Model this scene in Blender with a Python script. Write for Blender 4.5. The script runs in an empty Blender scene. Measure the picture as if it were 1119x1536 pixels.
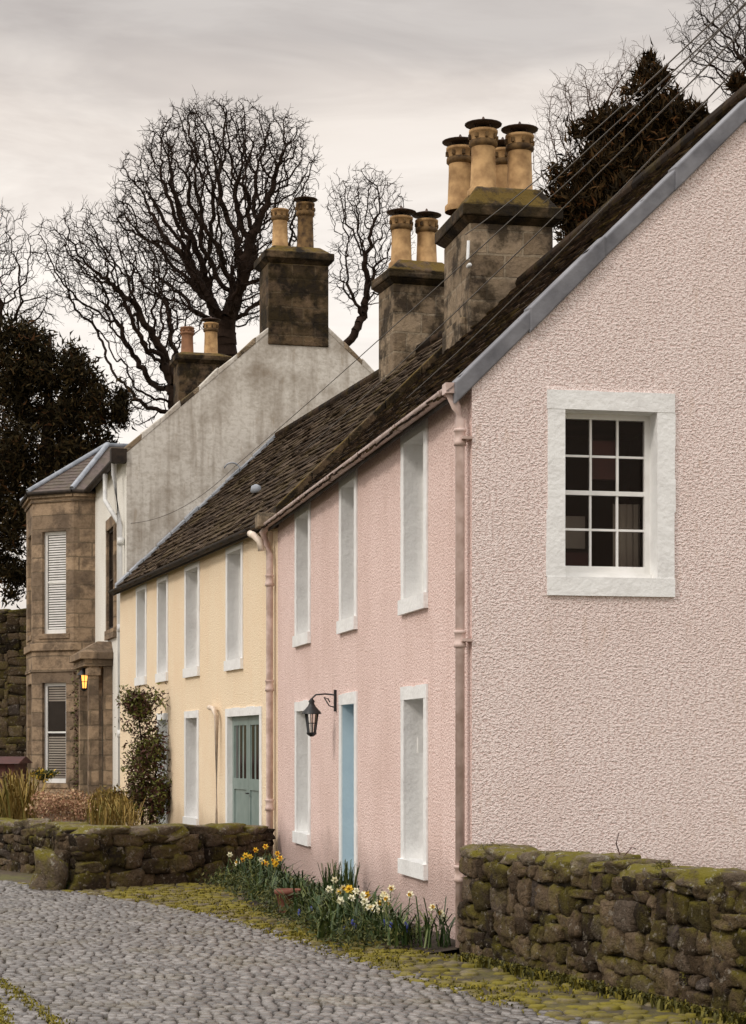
import bpy, math, random
import numpy as np
from mathutils import Vector, Matrix
random.seed(7); rng=np.random.default_rng(7)
H=1.81; F=3000.0; CX=559.5; HY=1120.0
sc=bpy.context.scene
def P(px,py,D): return Vector(((px-CX)/F*D, D, H+(HY-py)/F*D))
def U(a,b): return random.uniform(a,b)

# ------------------------------------------------------------ materials
def newmat(name):
    m=bpy.data.materials.new(name); m.use_nodes=True
    nt=m.node_tree; b=nt.nodes["Principled BSDF"]
    return m,nt,b
def N(nt,t,**k):
    n=nt.nodes.new(t)
    for a,v in k.items():
        setattr(n,a,v)
    return n
def c4(c): return (c[0],c[1],c[2],1)
def coords(nt,kind="Object"):
    return N(nt,"ShaderNodeTexCoord").outputs[kind]
def noise(nt,vec,scale,detail=4,rough=.55,dist=0):
    n=N(nt,"ShaderNodeTexNoise"); n.inputs["Scale"].default_value=scale
    n.inputs["Detail"].default_value=detail; n.inputs["Roughness"].default_value=rough
    n.inputs["Distortion"].default_value=dist
    if vec: nt.links.new(vec,n.inputs["Vector"])
    return n.outputs["Fac"]
def ramp(nt,fac,stops):
    r=N(nt,"ShaderNodeValToRGB"); e=r.color_ramp.elements
    while len(e)<len(stops): e.new(.5)
    for i,(p,c) in enumerate(stops):
        e[i].position=p; e[i].color=c4(c) if not isinstance(c,(int,float)) else (c,c,c,1)
    nt.links.new(fac,r.inputs[0]); return r.outputs[0]
def mix(nt,fac,a,b,mode='MIX'):
    m=N(nt,"ShaderNodeMix",data_type='RGBA',blend_type=mode)
    for s,v in ((0,fac),(6,a),(7,b)):
        if hasattr(v,"is_linked"): nt.links.new(v,m.inputs[s])
        elif isinstance(v,(int,float)): m.inputs[s].default_value=v if s==0 else (v,v,v,1)
        else: m.inputs[s].default_value=c4(v)
    return m.outputs[2]
def math_(nt,op,a,b=None):
    m=N(nt,"ShaderNodeMath",operation=op)
    for i,v in enumerate((a,b)):
        if v is None: continue
        if hasattr(v,"is_linked"): nt.links.new(v,m.inputs[i])
        else: m.inputs[i].default_value=v
    return m.outputs[0]
def bump(nt,b,h,strength=.5,dist=.02,prev=None):
    n=N(nt,"ShaderNodeBump"); n.inputs["Strength"].default_value=strength
    n.inputs["Distance"].default_value=dist; nt.links.new(h,n.inputs["Height"])
    if prev: nt.links.new(prev,n.inputs["Normal"])
    if b: nt.links.new(n.outputs[0],b.inputs["Normal"])
    return n.outputs[0]
def upmask(nt,lo=.3,hi=.8):
    g=N(nt,"ShaderNodeNewGeometry"); s=N(nt,"ShaderNodeSeparateXYZ")
    nt.links.new(g.outputs["Normal"],s.inputs[0])
    m=N(nt,"ShaderNodeMapRange"); m.inputs[1].default_value=lo; m.inputs[2].default_value=hi
    nt.links.new(s.outputs[2],m.inputs[0]); return m.outputs[0]
def scaled(nt,vec,s):
    m=N(nt,"ShaderNodeMapping"); m.inputs["Scale"].default_value=s; nt.links.new(vec,m.inputs[0]); return m.outputs[0]

def plain(name,c1,c2,scale=6,rough=.7,bs=0,bstr=.3,bd=.01,metal=0,spec=.5,lo=.35,hi=.65):
    m,nt,b=newmat(name); v=coords(nt)
    f=noise(nt,v,scale,3)
    nt.links.new(ramp(nt,f,[(lo,c1),(hi,c2)]),b.inputs["Base Color"])
    b.inputs["Roughness"].default_value=rough; b.inputs["Metallic"].default_value=metal
    b.inputs["Specular IOR Level"].default_value=spec
    if bs: bump(nt,b,noise(nt,v,bs,3),bstr,bd)
    return m
def harl(name,col,dark,stain,bstr=1.0,bd=.03,scale=24,stainamt=.5,footamt=.5,rust=None,lo=.62,hi=.78):
    m,nt,b=newmat(name); v=coords(nt)
    n1=noise(nt,scaled(nt,v,(1,1,1.35)),scale,2,.6,.15)
    n2=noise(nt,v,scale*2.1,1,.5,0)
    h=math_(nt,'ADD',n1,math_(nt,'MULTIPLY',n2,.5))
    base=ramp(nt,h,[(lo,dark),(hi,col)])  # cavity shade painted into the colour: hollows of the bump darker than the grains
    big=noise(nt,v,.9,5,.65)
    streak=noise(nt,scaled(nt,v,(3.5,3.5,.35)),1.2,3,.6)
    sm=math_(nt,'MULTIPLY',ramp(nt,big,[(.46,0.0),(.7,1.0)]),stainamt)
    sm2=math_(nt,'MULTIPLY',ramp(nt,streak,[(.50,0.0),(.74,1.0)]),stainamt*.8)
    c=mix(nt,sm,base,stain); c=mix(nt,sm2,c,stain)
    s=N(nt,"ShaderNodeSeparateXYZ"); nt.links.new(v,s.inputs[0])
    zz=math_(nt,'ADD',s.outputs[2],math_(nt,'MULTIPLY',big,-.9))
    foot=ramp(nt,zz,[(0.0,footamt),(.35,0.0)])
    c=mix(nt,foot,c,tuple(x*.5 for x in stain))
    if rust:
        n3=noise(nt,scaled(nt,v,(5,5,1.2)),1.6,4,.7); c=mix(nt,ramp(nt,n3,[(.58,0.),(.72,.5)]),c,rust)
    nt.links.new(c,b.inputs["Base Color"]); b.inputs["Roughness"].default_value=.9
    b.inputs["Specular IOR Level"].default_value=.2
    bump(nt,b,h,bstr,bd)
    return m
def ashlar(name,c1,c2,soot,sootamt=.5,bw=.55,rh=.3,moss=(.10,.085,.02),mossamt=.7,mortar=(.2,.17,.13),slo=.46,shi=.6):
    m,nt,b=newmat(name); v=coords(nt)
    s=N(nt,"ShaderNodeSeparateXYZ"); nt.links.new(v,s.inputs[0])
    cb=N(nt,"ShaderNodeCombineXYZ")
    w=noise(nt,v,1.7,2)
    nt.links.new(math_(nt,'ADD',math_(nt,'ADD',s.outputs[0],s.outputs[1]),math_(nt,'MULTIPLY',w,.08)),cb.inputs[0])
    nt.links.new(math_(nt,'ADD',s.outputs[2],math_(nt,'MULTIPLY',w,.06)),cb.inputs[1])
    br=N(nt,"ShaderNodeTexBrick"); nt.links.new(cb.outputs[0],br.inputs["Vector"])
    br.inputs["Scale"].default_value=1; br.inputs["Brick Width"].default_value=bw; br.inputs["Row Height"].default_value=rh
    br.inputs["Mortar Size"].default_value=.018; br.inputs["Mortar Smooth"].default_value=.3
    br.inputs["Color1"].default_value=c4(c1); br.inputs["Color2"].default_value=c4(c2); br.inputs["Mortar"].default_value=c4(mortar)
    f=noise(nt,v,6,5,.7); g=noise(nt,v,1.6,5,.65)
    c=mix(nt,math_(nt,'MULTIPLY',ramp(nt,f,[(.45,0.),(.62,1.)]),.5),br.outputs["Color"],tuple(x*.3 for x in c1))
    c=mix(nt,math_(nt,'MULTIPLY',ramp(nt,g,[(slo,0.),(shi,1.)]),sootamt),c,soot)
    if mossamt:
        k=ramp(nt,noise(nt,v,3.1,5,.7),[(.42,0.),(.56,1.)])
        um=math_(nt,'MULTIPLY',math_(nt,'MULTIPLY',k,math_(nt,'ADD',math_(nt,'MULTIPLY',upmask(nt,.1,.6),.85),.15)),mossamt)
        c=mix(nt,um,c,moss)
    nt.links.new(c,b.inputs["Base Color"]); b.inputs["Roughness"].default_value=.92
    b.inputs["Specular IOR Level"].default_value=.2
    p=bump(nt,None,math_(nt,'SUBTRACT',1.0,br.outputs["Fac"]),.8,.02)
    bump(nt,b,f,.9,.05,p)
    return m
def island(name,stops,rough=.85,moss=None,mossamt=.6,mscale=3,bs=14,bstr=.5,bd=.02,up=(.3,.9),mlo=.45,mhi=.62,spec=.3,speck=None,dk=.7):
    m,nt,b=newmat(name); v=coords(nt)
    g=N(nt,"ShaderNodeNewGeometry")
    c=ramp(nt,g.outputs["Random Per Island"],stops)
    b.inputs["Roughness"].default_value=rough; b.inputs["Specular IOR Level"].default_value=spec
    if bs:
        f=noise(nt,v,bs,4,.7)
        c=mix(nt,math_(nt,'MULTIPLY',ramp(nt,f,[(.35,0.),(.65,1.)]),dk),c,mix(nt,.7,c,(0.01,.008,.006)))
        if moss:
            f2=noise(nt,v,mscale,5,.7)
            k=ramp(nt,f2,[(mlo,0.),(mhi,1.)])
            if up: k=math_(nt,'MULTIPLY',k,math_(nt,'ADD',math_(nt,'MULTIPLY',upmask(nt,*up),.75),.25))
            c=mix(nt,math_(nt,'MULTIPLY',k,mossamt),c,moss)
        if speck:
            f3=noise(nt,v,13,4,.75); c=mix(nt,ramp(nt,f3,[(.58,0.),(.64,.75)]),c,speck)
        bump(nt,b,f,bstr,bd)
    nt.links.new(c,b.inputs["Base Color"])
    return m

M={}
M['pinkgable']=harl("pink_harling_gable",(.92,.79,.75),(.66,.50,.46),(.76,.61,.56),1.0,.026,34,.4,rust=(.64,.48,.38))
M['pink']=harl("pink_harling_facade",(.90,.71,.655),(.66,.45,.40),(.66,.47,.41),.9,.022,32,.45,rust=(.60,.42,.34))
M['yellow']=harl("cream_harling",(.92,.77,.57),(.80,.62,.42),(.84,.62,.41),.7,.018,30,.4)
M['limewash']=harl("stained_limewash",(.66,.62,.56),(.54,.50,.44),(.24,.19,.14),.35,.02,8,.85,rust=(.34,.26,.18),lo=.6,hi=.8)
M['whiteharl']=harl("white_harling",(.86,.84,.78),(.72,.69,.63),(.6,.55,.45),.5,.015,24,.3)
M['white']=plain("white_masonry_paint",(.86,.86,.85),(.72,.71,.70),3,.6,18,.5,.018,lo=.45,hi=.8)
M['sash']=plain("white_gloss_paint",(.86,.85,.83),(.76,.75,.72),5,.35)
M['blue']=plain("pale_blue_paint",(.50,.63,.70),(.43,.56,.64),3,.5,20,.3,.012)
M['green']=plain("sage_green_door_paint",(.24,.30,.28),(.19,.25,.23),4,.45)
M['pipe_pink']=plain("pink_pipe_paint",(.68,.53,.48),(.46,.33,.28),7,.5)
M['pipe_cream']=plain("cream_pipe_paint",(.80,.70,.58),(.62,.50,.40),6,.5)
M['pipe_white']=plain("white_pipe_paint",(.72,.72,.70),(.58,.58,.58),5,.5)
M['gutter_dark']=plain("dark_cast_iron",(.018,.013,.010),(.04,.028,.02),8,.7,spec=.2)
M['lead']=plain("lead_flashing",(.12,.12,.135),(.23,.23,.25),3,.5,12,.4,.015,metal=.2)
M['leadlight']=plain("pale_lead",(.36,.38,.42),(.22,.24,.27),5,.5)
M['black']=plain("black_iron",(.008,.008,.01),(.015,.014,.015),10,.45)
M['stone']=ashlar("chimney_sandstone",(.36,.275,.19),(.20,.145,.095),(.016,.011,.008),.85,bw=.5,rh=.32,mossamt=.6,moss=(.13,.09,.025),mortar=(.30,.24,.17),slo=.48,shi=.58)
M['stonedark']=ashlar("sooty_sandstone",(.15,.10,.06),(.05,.034,.022),(.008,.006,.004),.9,bw=.5,rh=.3,mossamt=.9,moss=(.13,.085,.018),mortar=(.13,.095,.06),slo=.45,shi=.56)
M['stone2']=ashlar("bay_sandstone",(.44,.315,.205),(.20,.145,.10),(.075,.055,.042),.6,.62,.33,mossamt=.0,mortar=(.22,.165,.11),slo=.48,shi=.6)
M['pot']=plain("buff_clay",(.54,.34,.16),(.28,.165,.075),5,.8,20,.4,.01,spec=.2)
M['pot2']=plain("red_clay",(.30,.15,.08),(.18,.09,.05),4,.8,spec=.2)
M['potdark']=plain("sooty_clay",(.05,.03,.016),(.20,.12,.05),7,.85,spec=.2)
M['cowl']=plain("rusty_cowl_metal",(.035,.02,.014),(.08,.045,.03),8,.7)
M['tile']=island("roof_tiles",[(0,(.016,.009,.005)),(.5,(.036,.021,.012)),(1,(.075,.044,.024))],.95,(.10,.07,.015),.55,1.6,bs=10,up=None,mlo=.5,mhi=.66,spec=.12)
M['tile2']=island("weathered_roof_tiles",[(0,(.035,.022,.014)),(.5,(.07,.047,.030)),(1,(.13,.09,.06))],.95,(.10,.075,.02),.45,1.3,bs=10,up=None,mlo=.5,mhi=.68,spec=.12)
M['slate']=island("slates",[(0,(.09,.06,.052)),(1,(.17,.125,.11))],.65,(.09,.08,.03),.3,2,bs=10,up=None)
M['rubble']=island("rubble_stone",[(0,(.022,.015,.010)),(.3,(.065,.044,.027)),(.65,(.13,.09,.055)),(.9,(.21,.15,.095)),(1,(.09,.07,.058))],.95,(.125,.105,.014),.85,2.4,bs=20,bstr=1.0,bd=.06,speck=(.24,.21,.17),mlo=.46,mhi=.58,spec=.15,up=(-.2,.7))
M['cope']=island("coping_stone",[(0,(.09,.065,.045)),(.5,(.17,.13,.09)),(1,(.25,.20,.15))],.95,(.14,.12,.016),.95,3.2,bs=16,bstr=1.0,bd=.05,speck=(.32,.30,.25),spec=.15,up=(-.3,.5),mlo=.42,mhi=.54)
M['mortar']=plain("old_mortar",(.028,.02,.013),(.07,.055,.028),7,.95,12,.8,.03)
M['sett']=island("granite_setts",[(0,(.085,.074,.068)),(.5,(.16,.143,.133)),(1,(.26,.238,.222))],.34,(.13,.10,.03),.35,1.1,bs=26,bstr=.5,bd=.01,mlo=.5,mhi=.68,spec=.6,dk=.6,up=None)
M['mosssett']=island("mossy_setts",[(0,(.08,.06,.04)),(.5,(.14,.11,.07)),(1,(.22,.18,.14))],.8,(.17,.14,.012),.95,2.2,bs=26,bstr=.6,bd=.015,mlo=.38,mhi=.55,spec=.3,up=None)
M['bark']=plain("dark_bark",(.016,.010,.007),(.034,.021,.015),2,.95,spec=.1)
M['bark2']=plain("brown_bark",(.06,.035,.024),(.09,.055,.038),2,.95,spec=.1)
M['yewleaf']=island("conifer_foliage",[(0,(.008,.006,.003)),(.6,(.024,.018,.007)),(.93,(.05,.034,.012)),(1,(.08,.034,.014))],.95,bs=0,spec=.1)
M['yewleaf2']=island("cypress_foliage",[(0,(.010,.007,.004)),(.5,(.028,.018,.007)),(.85,(.06,.034,.012)),(1,(.10,.042,.016))],.95,bs=0,spec=.1)
M['leaf']=island("garden_leaves",[(0,(.022,.035,.008)),(.6,(.055,.07,.016)),(1,(.13,.12,.025))],.6,bs=0)
M['redleaf']=island("climber_leaves",[(0,(.04,.015,.01)),(.45,(.09,.035,.024)),(.6,(.07,.075,.015)),(1,(.17,.18,.035))],.6,bs=0)
M['dryleaf']=island("dried_hydrangea",[(0,(.30,.15,.09)),(.6,(.46,.28,.18)),(1,(.52,.40,.22))],.8,bs=0)
M['straw']=island("straw_grass",[(0,(.18,.12,.035)),(.6,(.32,.22,.06)),(1,(.14,.13,.03))],.8,bs=0)
M['blade']=island("daffodil_leaves",[(0,(.02,.04,.010)),(.6,(.045,.08,.022)),(1,(.13,.15,.04))],.5,bs=0)
M['mossy']=island("moss_tufts",[(0,(.08,.07,.008)),(.6,(.16,.135,.012)),(1,(.23,.18,.02))],.9,bs=0)
M['ivy']=island("ivy_leaves",[(0,(.035,.035,.008)),(.6,(.10,.09,.012)),(1,(.19,.155,.02))],.7,bs=0)
M['fyellow']=plain("yellow_petals",(.85,.60,.06),(.80,.50,.03),9,.6)
M['forange']=plain("orange_trumpet",(.80,.36,.02),(.75,.28,.01),9,.6)
M['fwhite']=plain("cream_petals",(.85,.83,.66),(.82,.79,.55),9,.6)
M['fblue']=plain("blue_muscari",(.04,.06,.28),(.06,.07,.33),9,.6)
M['terracotta']=plain("terracotta",(.16,.055,.035),(.20,.075,.045),6,.8)
M['cable']=plain("cable_rubber",(.09,.08,.07),(.14,.12,.10),6,.6)
M['redwood']=plain("red_stained_boards",(.05,.012,.009),(.08,.018,.013),4,.7)
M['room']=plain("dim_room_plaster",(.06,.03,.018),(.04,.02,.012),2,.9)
M['curtain']=plain("grey_curtain",(.34,.30,.25),(.24,.2,.17),2,.9)
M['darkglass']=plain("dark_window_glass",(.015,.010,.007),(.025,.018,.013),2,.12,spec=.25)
def glassmat():
    m=bpy.data.materials.new("window_glass"); m.use_nodes=True; nt=m.node_tree; nt.nodes.clear()
    o=N(nt,"ShaderNodeOutputMaterial"); t=N(nt,"ShaderNodeBsdfTransparent"); t.inputs[0].default_value=(.92,.9,.88,1)
    g=N(nt,"ShaderNodeBsdfGlossy"); g.inputs["Roughness"].default_value=.04; g.inputs[0].default_value=(.75,.6,.5,1)
    f=N(nt,"ShaderNodeFresnel"); f.inputs[0].default_value=1.28
    mm=N(nt,"ShaderNodeMixShader"); nt.links.new(f.outputs[0],mm.inputs[0]); nt.links.new(t.outputs[0],mm.inputs[1]); nt.links.new(g.outputs[0],mm.inputs[2])
    v=coords(nt); bp=bump(nt,None,noise(nt,v,3,2),.3,.03); nt.links.new(bp,g.inputs["Normal"])
    nt.links.new(mm.outputs[0],o.inputs[0]); return m
M['glass']=glassmat()
def emis():
    m,nt,b=newmat("lit_lamp_glass"); b.inputs["Base Color"].default_value=(1,.5,.15,1)
    b.inputs["Emission Color"].default_value=(1,.40,.08,1); b.inputs["Emission Strength"].default_value=2.2; return m
M['lamp']=emis()
def groundmat(name,a,b_,c_,sc1=1.2,sc2=9,rough=.9):
    m,nt,b=newmat(name); v=coords(nt)
    f=noise(nt,v,sc1,5,.65); g=noise(nt,v,sc2,4,.7)
    c=mix(nt,ramp(nt,f,[(.42,0.),(.56,1.)]),a,b_); c=mix(nt,ramp(nt,g,[(.5,0.),(.62,.8)]),c,c_)
    nt.links.new(c,b.inputs["Base Color"]); b.inputs["Roughness"].default_value=rough
    bump(nt,b,g,.8,.04); return m
M['ground']=groundmat("mossy_ground",(.08,.055,.03),(.09,.08,.015),(.04,.028,.018))
M['roadbed']=groundmat("road_joint_dirt",(.04,.03,.022),(.055,.045,.02),(.03,.022,.018),.8,12)
M['verge']=groundmat("moss_verge",(.11,.092,.014),(.06,.045,.025),(.045,.032,.02),1.6,14)
M['soil']=groundmat("garden_soil",(.028,.018,.012),(.04,.026,.016),(.05,.04,.016),2,12)

# ------------------------------------------------------------ mesh builder
class MB:
    def __init__(s): s.v=[];s.f=[];s.m=[];s.sm=[];s.mats=[]
    def mi(s,k):
        if k not in s.mats: s.mats.append(k)
        return s.mats.index(k)
    def poly(s,pts,k,smooth=False):
        i=len(s.v); s.v+= [tuple(p) for p in pts]; s.f.append(tuple(range(i,i+len(pts)))); s.m.append(s.mi(k)); s.sm.append(smooth)
    def mesh(s,vs,fs,k,smooth=False):
        i=len(s.v); s.v+=[tuple(p) for p in vs]; mi=s.mi(k)
        for f in fs: s.f.append(tuple(i+a for a in f)); s.m.append(mi); s.sm.append(smooth)
    def hexa(s,p,k):
        s.mesh(p,[(0,3,2,1),(4,5,6,7),(0,1,5,4),(1,2,6,5),(2,3,7,6),(3,0,4,7)],k)
    def box(s,x0,x1,y0,y1,z0,z1,k):
        s.hexa([(x0,y0,z0),(x1,y0,z0),(x1,y1,z0),(x0,y1,z0),(x0,y0,z1),(x1,y0,z1),(x1,y1,z1),(x0,y1,z1)],k)
    def frus(s,x0,x1,y0,y1,z0,X0,X1,Y0,Y1,z1,k):
        s.hexa([(x0,y0,z0),(x1,y0,z0),(x1,y1,z0),(x0,y1,z0),(X0,Y0,z1),(X1,Y0,z1),(X1,Y1,z1),(X0,Y1,z1)],k)
    def lathe(s,c,prof,k,n=16,cap=True):
        c=Vector(c); vs=[];fs=[]
        for r,z in prof:
            for j in range(n):
                a=2*math.pi*j/n; vs.append((c.x+r*math.cos(a),c.y+r*math.sin(a),c.z+z))
        for i in range(len(prof)-1):
            for j in range(n):
                fs.append((i*n+j,i*n+(j+1)%n,(i+1)*n+(j+1)%n,(i+1)*n+j))
        s.mesh(vs,fs,k,True)
        if cap:
            s.poly([vs[(len(prof)-1)*n+j] for j in range(n)],k)
    def tube(s,pts,r,k,n=10,r2=None):
        pts=[Vector(p) for p in pts]; vs=[];fs=[]; L=len(pts)
        for i,p in enumerate(pts):
            d=(pts[min(i+1,L-1)]-pts[max(i-1,0)]).normalized()
            a=d.cross(Vector((0,0,1)));
            if a.length<.05: a=d.cross(Vector((0,1,0)))
            a.normalize(); b=d.cross(a)
            rr=r if r2 is None else r+(r2-r)*i/(L-1)
            for j in range(n):
                t=2*math.pi*j/n; vs.append(p+a*rr*math.cos(t)+b*rr*math.sin(t))
        for i in range(L-1):
            for j in range(n): fs.append((i*n+j,i*n+(j+1)%n,(i+1)*n+(j+1)%n,(i+1)*n+j))
        fs.append(tuple(range(n))); fs.append(tuple((L-1)*n+j for j in range(n)))
        s.mesh(vs,fs,k,True)
    def obj(s,name,parent=None,bevel=0):
        me=bpy.data.meshes.new(name); me.from_pydata(s.v,[],s.f)
        for k in s.mats: me.materials.append(M[k])
        me.polygons.foreach_set("material_index",s.m); me.polygons.foreach_set("use_smooth",s.sm); me.update()
        o=bpy.data.objects.new(name,me); sc.collection.objects.link(o)
        if parent: o.parent=parent
        if bevel:
            b=o.modifiers.new("bev","BEVEL"); b.width=bevel; b.segments=2; b.limit_method='ANGLE'; b.angle_limit=math.radians(50)
        return o
def empty(name,loc,rz):
    e=bpy.data.objects.new(name,None); e.location=loc; e.rotation_euler=(0,0,rz); sc.collection.objects.link(e); e.empty_display_size=.5
    return e
def frame_fn(org,u,n):
    org=Vector(org);u=Vector(u);n=Vector(n)
    return lambda a,b,z: org+u*a+n*b+Vector((0,0,z))
def tbox(mb,T,u0,u1,n0,n1,z0,z1,k):
    mb.hexa([T(u0,n0,z0),T(u1,n0,z0),T(u1,n1,z0),T(u0,n1,z0),T(u0,n0,z1),T(u1,n0,z1),T(u1,n1,z1),T(u0,n1,z1)],k)
def wall(mb,T,u0,u1,z0,z1,ops,k):
    us=sorted({u0,u1,*[o[0] for o in ops],*[o[1] for o in ops]}); zs=sorted({z0,z1,*[o[2] for o in ops],*[o[3] for o in ops]})
    for a,b in zip(us,us[1:]):
        for c,d in zip(zs,zs[1:]):
            mu,mz=(a+b)/2,(c+d)/2
            if any(o[0]<mu<o[1] and o[2]<mz<o[3] for o in ops): continue
            mb.poly([T(a,0,c),T(b,0,c),T(b,0,d),T(a,0,d)],k)
    for o in ops:
        a,b,c,d,dp,rk=o[:6]
        mb.poly([T(a,0,c),T(a,-dp,c),T(a,-dp,d),T(a,0,d)],rk)
        mb.poly([T(b,0,c),T(b,-dp,c),T(b,-dp,d),T(b,0,d)],rk)
        mb.poly([T(a,0,c),T(b,0,c),T(b,-dp,c),T(a,-dp,c)],rk)
        mb.poly([T(a,0,d),T(b,0,d),T(b,-dp,d),T(a,-dp,d)],rk)
def surround(mb,T,o,w,ws,wt,k,pr=.018,sillout=.03):
    a,b,c,d=o[:4]
    j=lambda:U(-.012,.012)
    def strip(u0,u1,n1,z0,z1,ju0=0,ju1=0,jz0=0,jz1=0):
        # slightly uneven hand-painted edges on the outer sides
        n=5
        lng=(z1-z0)>(u1-u0)
        for i in range(n):
            if lng:
                za=z0+(z1-z0)*i/n; zb=z0+(z1-z0)*(i+1)/n
                tbox(mb,T,u0+ju0*U(-.008,.008),u1+ju1*U(-.008,.008),.001,n1,za,zb,k)
            else:
                ua=u0+(u1-u0)*i/n; ub=u0+(u1-u0)*(i+1)/n
                tbox(mb,T,ua,ub,.001,n1,z0+jz0*U(-.008,.008),z1+jz1*U(-.008,.008),k)
    strip(a-w,a,pr,c,d,ju0=1); strip(b,b+w,pr,c,d,ju1=1)
    if wt>0: strip(a-w,b+w,pr+.003,d,d+wt,jz1=1)
    if ws>0: tbox(mb,T,a-w,b+w,.001,pr+sillout,c-ws,c,k)
def sash(mb,T,o,dp,cols,rows,k='sash',gl='glass',fr=.055,bar=.022):
    a,b,c,d=o[:4]; n=-dp
    tbox(mb,T,a,a+fr,n,n+.06,c,d,k); tbox(mb,T,b-fr,b,n,n+.06,c,d,k)
    tbox(mb,T,a+fr,b-fr,n,n+.06,d-fr,d,k); tbox(mb,T,a+fr,b-fr,n,n+.065,c,c+fr*1.3,k)
    ia,ib,ic,id_=a+fr,b-fr,c+fr*1.3,d-fr; mid=(ic+id_)/2
    tbox(mb,T,ia,ib,n+.005,n+.05,mid-.02,mid+.02,k)
    for i in range(1,cols):
        x=ia+(ib-ia)*i/cols
        tbox(mb,T,x-bar/2,x+bar/2,n+.01,n+.04,ic,mid-.02,k); tbox(mb,T,x-bar/2,x+bar/2,n+.02,n+.05,mid+.02,id_,k)
    for i in range(1,rows):
        if rows%2==0 and i==rows//2: continue
        z=ic+(id_-ic)*i/rows; off=.003
        for j in range(cols):
            xa=ia+(ib-ia)*j/cols+(bar/2 if j else 0); xb=ia+(ib-ia)*(j+1)/cols-(bar/2 if j<cols-1 else 0)
            tbox(mb,T,xa,xb,n+.012+off,n+.038+off,z-bar/2,z+bar/2,k)
    for i in range(rows):   # one slightly differently tilted pane per light
        z0=ic+(id_-ic)*i/rows; z1=ic+(id_-ic)*(i+1)/rows; nn=n+(.02 if i<rows/2 else .03)
        for j in range(cols):
            x0=ia+(ib-ia)*j/cols; x1=ia+(ib-ia)*(j+1)/cols; t=U(-.003,.003); s_=U(-.003,.003)
            mb.poly([T(x0,nn+t,z0),T(x1,nn-s_,z0),T(x1,nn-t,z1),T(x0,nn+s_,z1)],gl)
def tiles(mb,y0,y1,xe,xr,zf,k,tw=.2,tl=.18,th=.02,jit=1.0):
    sx=1 if xr>xe else -1
    slope=(zf(xr)-zf(xe))/abs(xr-xe); ln=math.hypot(1,slope)
    n=int(abs(xr-xe)*ln/tl)+1
    nx=-sx*slope/ln; nz=1/ln
    for r in range(n):
        d0=r*tl; d1=min(d0+tl*1.25,abs(xr-xe)*ln)
        xa=xe+sx*d0/ln; xb=xe+sx*d1/ln
        y=y0-(tw/2 if r%2 else 0)
        while y<y1:
            a=max(y,y0); b=min(y+tw-.008,y1)
            if b-a>.03:
                j=U(-.012,.012)*jit; h=.03+U(-.008,.014)*jit; h2=.004
                if U(0,1)<.03: h+=.02*jit
                xa2=xa-sx*(j+.01); hb=h+U(-.008,.008)*jit
                pts=[]
                for (yy,xx,hh) in ((a,xa2,h),(b,xa2,hb),(b,xb,h2),(a,xb,h2)):
                    pts.append((xx+nx*(hh-th),yy,zf(xx)+nz*(hh-th)))
                for (yy,xx,hh) in ((a,xa2,h),(b,xa2,hb),(b,xb,h2),(a,xb,h2)):
                    pts.append((xx+nx*hh,yy,zf(xx)+nz*hh))
                mb.hexa(pts,k)
            y+=tw
def potmesh(mb,x,y,z,h,r,k='pot',cowl='disc',kk='potdark'):
    mb.lathe((x,y,z-.03),[(r*1.12,0),(r*1.12,.08),(r*.92,.12),(r*.84,h*.62),(r*.84,h*.74)],k,18,False)
    mb.lathe((x,y,z-.03),[(r*.84,h*.74),(r*1.0,h*.77),(r*1.0,h*.83),(r*.88,h*.85)],kk,18,False)
    mb.lathe((x,y,z-.03),[(r*.88,h*.85),(r*.95,h*.95),(r*1.02,h*.96),(r*1.02,h),(r*.8,h),(r*.78,h*.8)],k,18,True)
    for a in range(8):
        t=a*math.pi/4; mb.box(x+r*.97*math.cos(t)-.02,x+r*.97*math.cos(t)+.02,y+r*.97*math.sin(t)-.02,y+r*.97*math.sin(t)+.02,z-.03+h*.86,z-.03+h*.93,kk)
    if cowl=='disc':
        for a in range(4):
            t=a*math.pi/2+.4; mb.tube([(x+r*.75*math.cos(t),y+r*.75*math.sin(t),z+h-.08),(x+r*.75*math.cos(t),y+r*.75*math.sin(t),z+h+.06)],.012,'cowl',5)
        mb.lathe((x,y,z+h+.05),[(r*.2,-.01),(r*1.3,.0),(r*1.32,.012),(r*.7,.05),(r*.15,.07),(.02,.10),(.01,.12)],'cowl',18,True)
def chimney(mb,x0,x1,y0,y1,zb,zt,k='stone',cap=.16,out=.09,haunch=.22,kc=None):
    kc=kc or k
    mb.box(x0,x1,y0,y1,zb,zt,k)
    mb.frus(x0-.0,x1+.0,y0-.0,y1+.0,zt+.002,x0-out,x1+out,y0-out,y1+out,zt+.08,kc)
    mb.box(x0-out-.015,x1+out+.015,y0-out-.015,y1+out+.015,zt+.082,zt+.08+cap,kc)
    mb.frus(x0-out*.6,x1+out*.6,y0-out*.6,y1+out*.6,zt+.082+cap,x0+.14,x1-.14,y0+.14,y1-.14,zt+.08+cap+haunch,kc)
    return zt+.08+cap+haunch

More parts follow.
